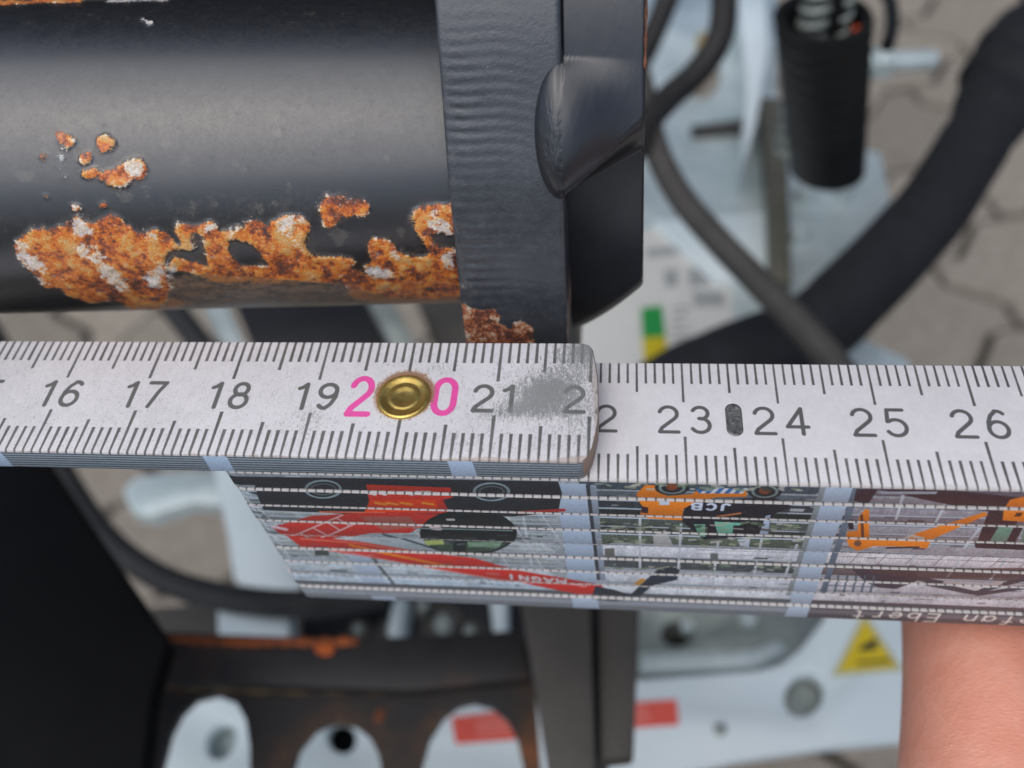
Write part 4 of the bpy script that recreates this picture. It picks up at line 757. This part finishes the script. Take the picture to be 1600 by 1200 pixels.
# ribbed sleeve with a spring inside
def sleeve():
    zt, zb = -66.0, -148.0; t = onZ(1286, 28, zt); kb = [onZ(1292, 262, z) for z in np.linspace(-120, -320, 200)]; b = min(kb, key=lambda p: np.hypot(p[0] - t[0] - 3, p[1] - t[1] - 4)); zb = b[2]
    th_ = thing('ribbed_sleeve', b, 'black ribbed plastic sleeve, open at the top, standing on the zinc plate', 'plastic sleeve')
    r0 = np.linalg.norm(onZ(1365, 28, zt) - onZ(1207, 28, zt)) / 2; r1 = r0 * .88; n = 44; prof_ = []
    for k in range(n + 1):
        u = k / n; prof_.append((r1 + (r0 - r1) * u + (.0 if k % 4 < 2 else -.4), u * (zt - zb)))
    prof_ += [(r0 - .3, zt - zb + .8), (r0 - 2.6, zt - zb + .8), (r0 - 3.2, zt - zb - .5), (r1 - 3.2, 3), (.02, 3)]
    V = []; F = []; sg = 40
    for r, z in prof_:
        f = z / (zt - zb)
        for k in range(sg):
            a = 2 * math.pi * k / sg; V.append((b[0] + (t[0] - b[0]) * f + r * math.cos(a), b[1] + (t[1] - b[1]) * f + r * math.sin(a), zb + z))
    for i in range(len(prof_) - 1):
        for k in range(sg): k2 = (k + 1) % sg; F.append((i * sg + k, i * sg + k2, (i + 1) * sg + k2, (i + 1) * sg + k))
    F.append(tuple(range(sg))[::-1]); o = mesh('sleeve', V, F, M_PLASTIC, th_); o.data.set_sharp_from_angle(angle=math.radians(50))
    for px_, rs2, lbl in ((1275, 4.0, 'wider bright zinc coil spring rising out of the black ribbed sleeve'), (1317, 2.4, 'thin zinc coil spring beside the wider one in the black sleeve')):
        c = onZ(px_, 18, zt); sp = thing('coil_spring', (c[0], c[1], zb + 4), lbl, 'spring', 'springs in the ribbed sleeve'); pts = []; pit_ = 4.6 if rs2 > 3 else 5.2; nt2 = int(14 * (zt - zb + 34) / pit_)
        for k in range(nt2): a = k / 14 * 2 * math.pi; pts.append((c[0] + rs2 * math.cos(a), c[1] + rs2 * math.sin(a), zb + 4 + k / 14 * pit_))
        V, F = tube_data(pts, 1.15 if rs2 > 3 else .9, 8); mesh('coil', V, F, M_GALVD, sp)
    sp = th_
    tube('slotted_strap', crom([(t[0] + 3.5, t[1] + 1, zb + 20), (t[0] + 3.5, t[1] + 1, (zt + zb) / 2), (t[0] + 3.5, t[1] + 1, zt + 30)], 6), 1.9, M_PLASTIC, sp, 10)
    lathe('red_mark', onZ(1340, 50, zt - 4), [(.02, 1.5), (1.6, 1.2), (2, 0), (2, -2)], pmat('orange red plastic', srgb(190, 74, 40), srgb(204, 90, 50), 50, .5), th_, 14)
sleeve()
cl = tube('clip_loop', crom([onZ(x, y, -95) for x, y in ((1355, -30), (1375, -20), (1390, 0), (1394, 40), (1386, 72))], 8), 2.4, M_PLASTIC); tag(cl, 'thin black loop hooked beside the ribbed sleeve', 'clip')
bo = pth('zinc_bolt', -130, 'bright zinc bolt sticking out right of the ribbed sleeve', 'bolt', (1410, 97)); a_, b_ = onZ(1368, 98, -130), onZ(1464, 94, -130)
ax_ = (b_ - a_) / np.linalg.norm(b_ - a_); Lb = np.linalg.norm(b_ - a_)
lathe('shank', a_, [(.02, -6), (4.3, -6), (4.3, Lb - 1.6), (3.4, Lb - .3), (.02, Lb)], M_GALV, bo, 24, ax_); lathe('nut', a_, [(.02, -.4), (6.6, -.4), (7, .2), (7, 4.6), (6.6, 5.4), (4.3, 5.4)], M_GALV, bo, 6, ax_)
# hoses
def hose(name, pts, r, m, lb, ct='hose', n=10): return tag(tube(name, crom([onZ(x, y, z) for x, y, z in pts], n), r, m), lb, ct)
hose('looped_hose', ((995, 230, -100), (1012, 190, -100), (1048, 150, -100), (1090, 112, -98), (1124, 60, -92), (1132, 0, -86), (1126, -60, -80)), 4.7, M_RUBBERD, 'black hose bending down beside the zinc plate top')
hose('upper_hose', ((1062, -50, -90), (1046, -10, -94), (1026, 40, -100), (1000, 95, -106), (960, 150, -112)), 4.3, M_RUBBERD, 'black hose passing close behind the rusted plate edge')
hose('grey_hose', ((985, 60, -96), (1006, 150, -100), (1024, 230, -104), (1062, 305, -108), (1118, 372, -110), (1184, 440, -112), (1252, 510, -112), (1320, 590, -114), (1380, 690, -118)), 4.3, M_RUBBER, 'grey rubber hose slanting in front of the zinc plate and label')
def wrinkled():
    th_ = thing('sleeved_hose', onZ(1560, 150, -136), 'thick black textile sleeved hose, folded at its kink, over the pavers', 'hose')
    for nm, ctrl, r0, kk in (('upper_sleeve', ((1660, -190, -128), (1646, -60, -130), (1634, 40, -132), (1612, 110, -134)), 12.0, 0), ('lower_sleeve', ((1612, 40, -132), (1580, 112, -134), (1535, 196, -136), (1478, 292, -138), (1408, 388, -139), (1330, 466, -141), (1240, 524, -143), (1120, 576, -147), (1000, 640, -151)), 12.6, 1)):
        pts = crom([onZ(x, y, z) for x, y, z in ctrl], 18); V, F = tube_data(pts, r0, 44); n = len(pts); V = np.array(V).reshape(n, 44, 3); P = np.array(pts)
        for i in range(n):
            for k in range(44):
                a = 2 * math.pi * k / 44; g = math.exp(-((i - 20) / 13.0) ** 2) if kk else 0
                f_ = 1 + g * (.16 + .16 * math.tanh(3 * math.sin(i * .62 + .9 * math.sin(a + .6))) + .06 * math.sin(i * 1.4 + 2 * a)) + .025 * math.sin(a * 3 + i * .12) + .03 * math.sin(i * .17 + a) + (.05 * math.tanh(4 * math.sin(i * .10 + a)) if kk else .06 * math.sin(i * .35 + a))
                V[i, k] = P[i] + (V[i, k] - P[i]) * f_
        mesh(nm, V.reshape(-1, 3), F, M_TEXTILE, th_)
wrinkled()

# ------------------------------------------------------------------ unseen black board, added to darken the reflection along the tube's upper side
lc = thing('added_dark_board', (150, 330, -80), 'unseen black board added behind the rusty tube to darken its upper reflection', 'added board')
def box(name, x0, x1, y0, y1, z0, z1, m, parent): return plate(name, [(x0, y0), (x1, y0), (x1, y1), (x0, y1)], z1, z1 - z0, m, parent, bevel=2)
box('board_plate', -120, 420, 330, 345, -60, 398, M_MATT, lc); box('board_top', -120, 420, 318, 352, 400, 440, M_BLACK, lc); box('board_side', -150, -122, 318, 352, -60, 440, M_BLACK, lc); box('board_side', 422, 450, 318, 352, -60, 440, M_BLACK, lc)
# ------------------------------------------------------------------ hand holding the folded stack from below
M_SKIN, nt, bs = new_mat('skin')
f1 = noise(nt, 130, 4, .6); nt.links.new(ramp(nt, f1, [(.25, srgb(224, 150, 126)), (.5, srgb(230, 160, 137)), (.78, srgb(236, 174, 152))]), bs.inputs['Base Color'])
bs.inputs['Roughness'].default_value = .48; bs.inputs['Subsurface Weight'].default_value = .15; bs.inputs['Subsurface Radius'].default_value = (.0035, .0012, .0006); bs.inputs['Subsurface Scale'].default_value = 1.0
vor = nt.nodes.new('ShaderNodeTexVoronoi'); vor.feature = 'DISTANCE_TO_EDGE'; vor.inputs['Scale'].default_value = 1900; tcn = nt.nodes.new('ShaderNodeTexCoord'); mp = nt.nodes.new('ShaderNodeMapping'); mp.inputs['Scale'].default_value = (.45, 1.15, .8); mp.inputs['Rotation'].default_value = (0, 0, .5)
nt.links.new(tcn.outputs['Object'], mp.inputs[0]); nt.links.new(mp.outputs[0], vor.inputs['Vector']); p_ = bump(nt, bs, vor.outputs[0], .5, .16); p_ = bump(nt, bs, noise(nt, 420, 5, .65, stretch=(.5, 1.3, 1)), .14, .35, p_)
wv = nt.nodes.new('ShaderNodeTexWave'); wv.inputs['Scale'].default_value = 130; wv.inputs['Distortion'].default_value = 9; wv.inputs['Detail'].default_value = 4; wv.inputs['Detail Scale'].default_value = 2.5
mw = nt.nodes.new('ShaderNodeMapping'); mw.inputs['Rotation'].default_value = (0, 0, 1.0); nt.links.new(tcn.outputs['Object'], mw.inputs[0]); nt.links.new(mw.outputs[0], wv.inputs['Vector']); bump(nt, bs, wv.outputs['Fac'], .16, .15, p_)
cb = bs.inputs['Base Color'].links[0].from_socket; mxs = nt.nodes.new('ShaderNodeMix'); mxs.data_type = 'RGBA'; nt.links.new(cb, mxs.inputs[6]); mxs.inputs[7].default_value = srgb(246, 214, 200)
sc1 = ramp(nt, noise(nt, 620, 6, .75, stretch=(2.2, .5, 1)), [(.60, (0, 0, 0, 1)), (.74, (.35, .35, .35, 1))]); nt.links.new(sc1, mxs.inputs[0]); nt.links.new(mxs.outputs[2], bs.inputs['Base Color'])
def hand():
    ps = [(288, -118, -74)]; rd = [30]; ed = []
    def add(p, r, frm): ps.append(p); rd.append(r); ed.append((frm, len(ps) - 1)); return len(ps) - 1
    wr = add((300, -160, -92), 25, 0); add((312, -215, -112), 26, wr)
    for base, chain in (((270, -72, -58, 12), [(266.5, -46, -46.5, 12.6), (271.6, -30, -47.0, 12.2), (274.2, -12, -47.0, 10.9), (274.2, 6, -46.5, 9.2), (274, 16, -45, 7.2)]), ((292, -76, -60, 11.5), [(296, -44, -47, 10.4), (297, -24, -46.5, 9.8), (297, -4, -46, 9.2), (297, 14, -42, 7.8), (297, 21, -36, 6.4)]),
                       ((312, -82, -63, 11), [(317, -52, -48, 9.8), (318, -32, -46, 9.2), (318, -8, -45, 8.6), (318, 10, -41, 7.4), (318, 17, -35, 6)]), ((329, -94, -68, 9.5), [(336, -66, -50, 8.4), (337, -46, -45, 7.8), (337, -26, -43.5, 7.2), (337, -10, -42, 6.4), (337, -3, -40, 5.4)])):
        k = add(base[:3], base[3], 0)
        for q in chain: k = add(q[:3], q[3], k)
    k = add((268, -108, -58), 15, 0); k = add((286, -84, -22), 12.5, k); k = add((304, -54, 4), 11, k); k = add((316, -32, 11), 10.5, k); k = add((322, -14, 11.5), 9.6, k); add((325, -3, 10.5), 7.4, k)
    me = bpy.data.meshes.new('hand'); b = np.array([288, -118, -74.0]); me.from_pydata([tuple((np.array(p) - b) * S) for p in ps], ed, []); me.materials.append(M_SKIN)
    o = bpy.data.objects.new('hand', me); COL.objects.link(o); o.location = ((b[0] - X0) * S, b[1] * S, b[2] * S)
    sk = o.modifiers.new('Skin', 'SKIN'); sk.use_smooth_shade = True
    if not me.skin_vertices: me.skin_vertices.new()
    for i, v in enumerate(me.skin_vertices[0].data): v.radius = (rd[i] * S, rd[i] * S); v.use_root = i == 0
    su = o.modifiers.new('Subdivision', 'SUBSURF'); su.levels = su.render_levels = 3
    dg = bpy.context.evaluated_depsgraph_get(); ev = o.evaluated_get(dg); m2 = bpy.data.meshes.new_from_object(ev); o.modifiers.clear(); o.data = m2
    if not m2.materials: m2.materials.append(M_SKIN)
    for p in m2.polygons: p.use_smooth = True
    tag(o, 'bare hand holding the folded ruler stack from below', 'hand')
hand()
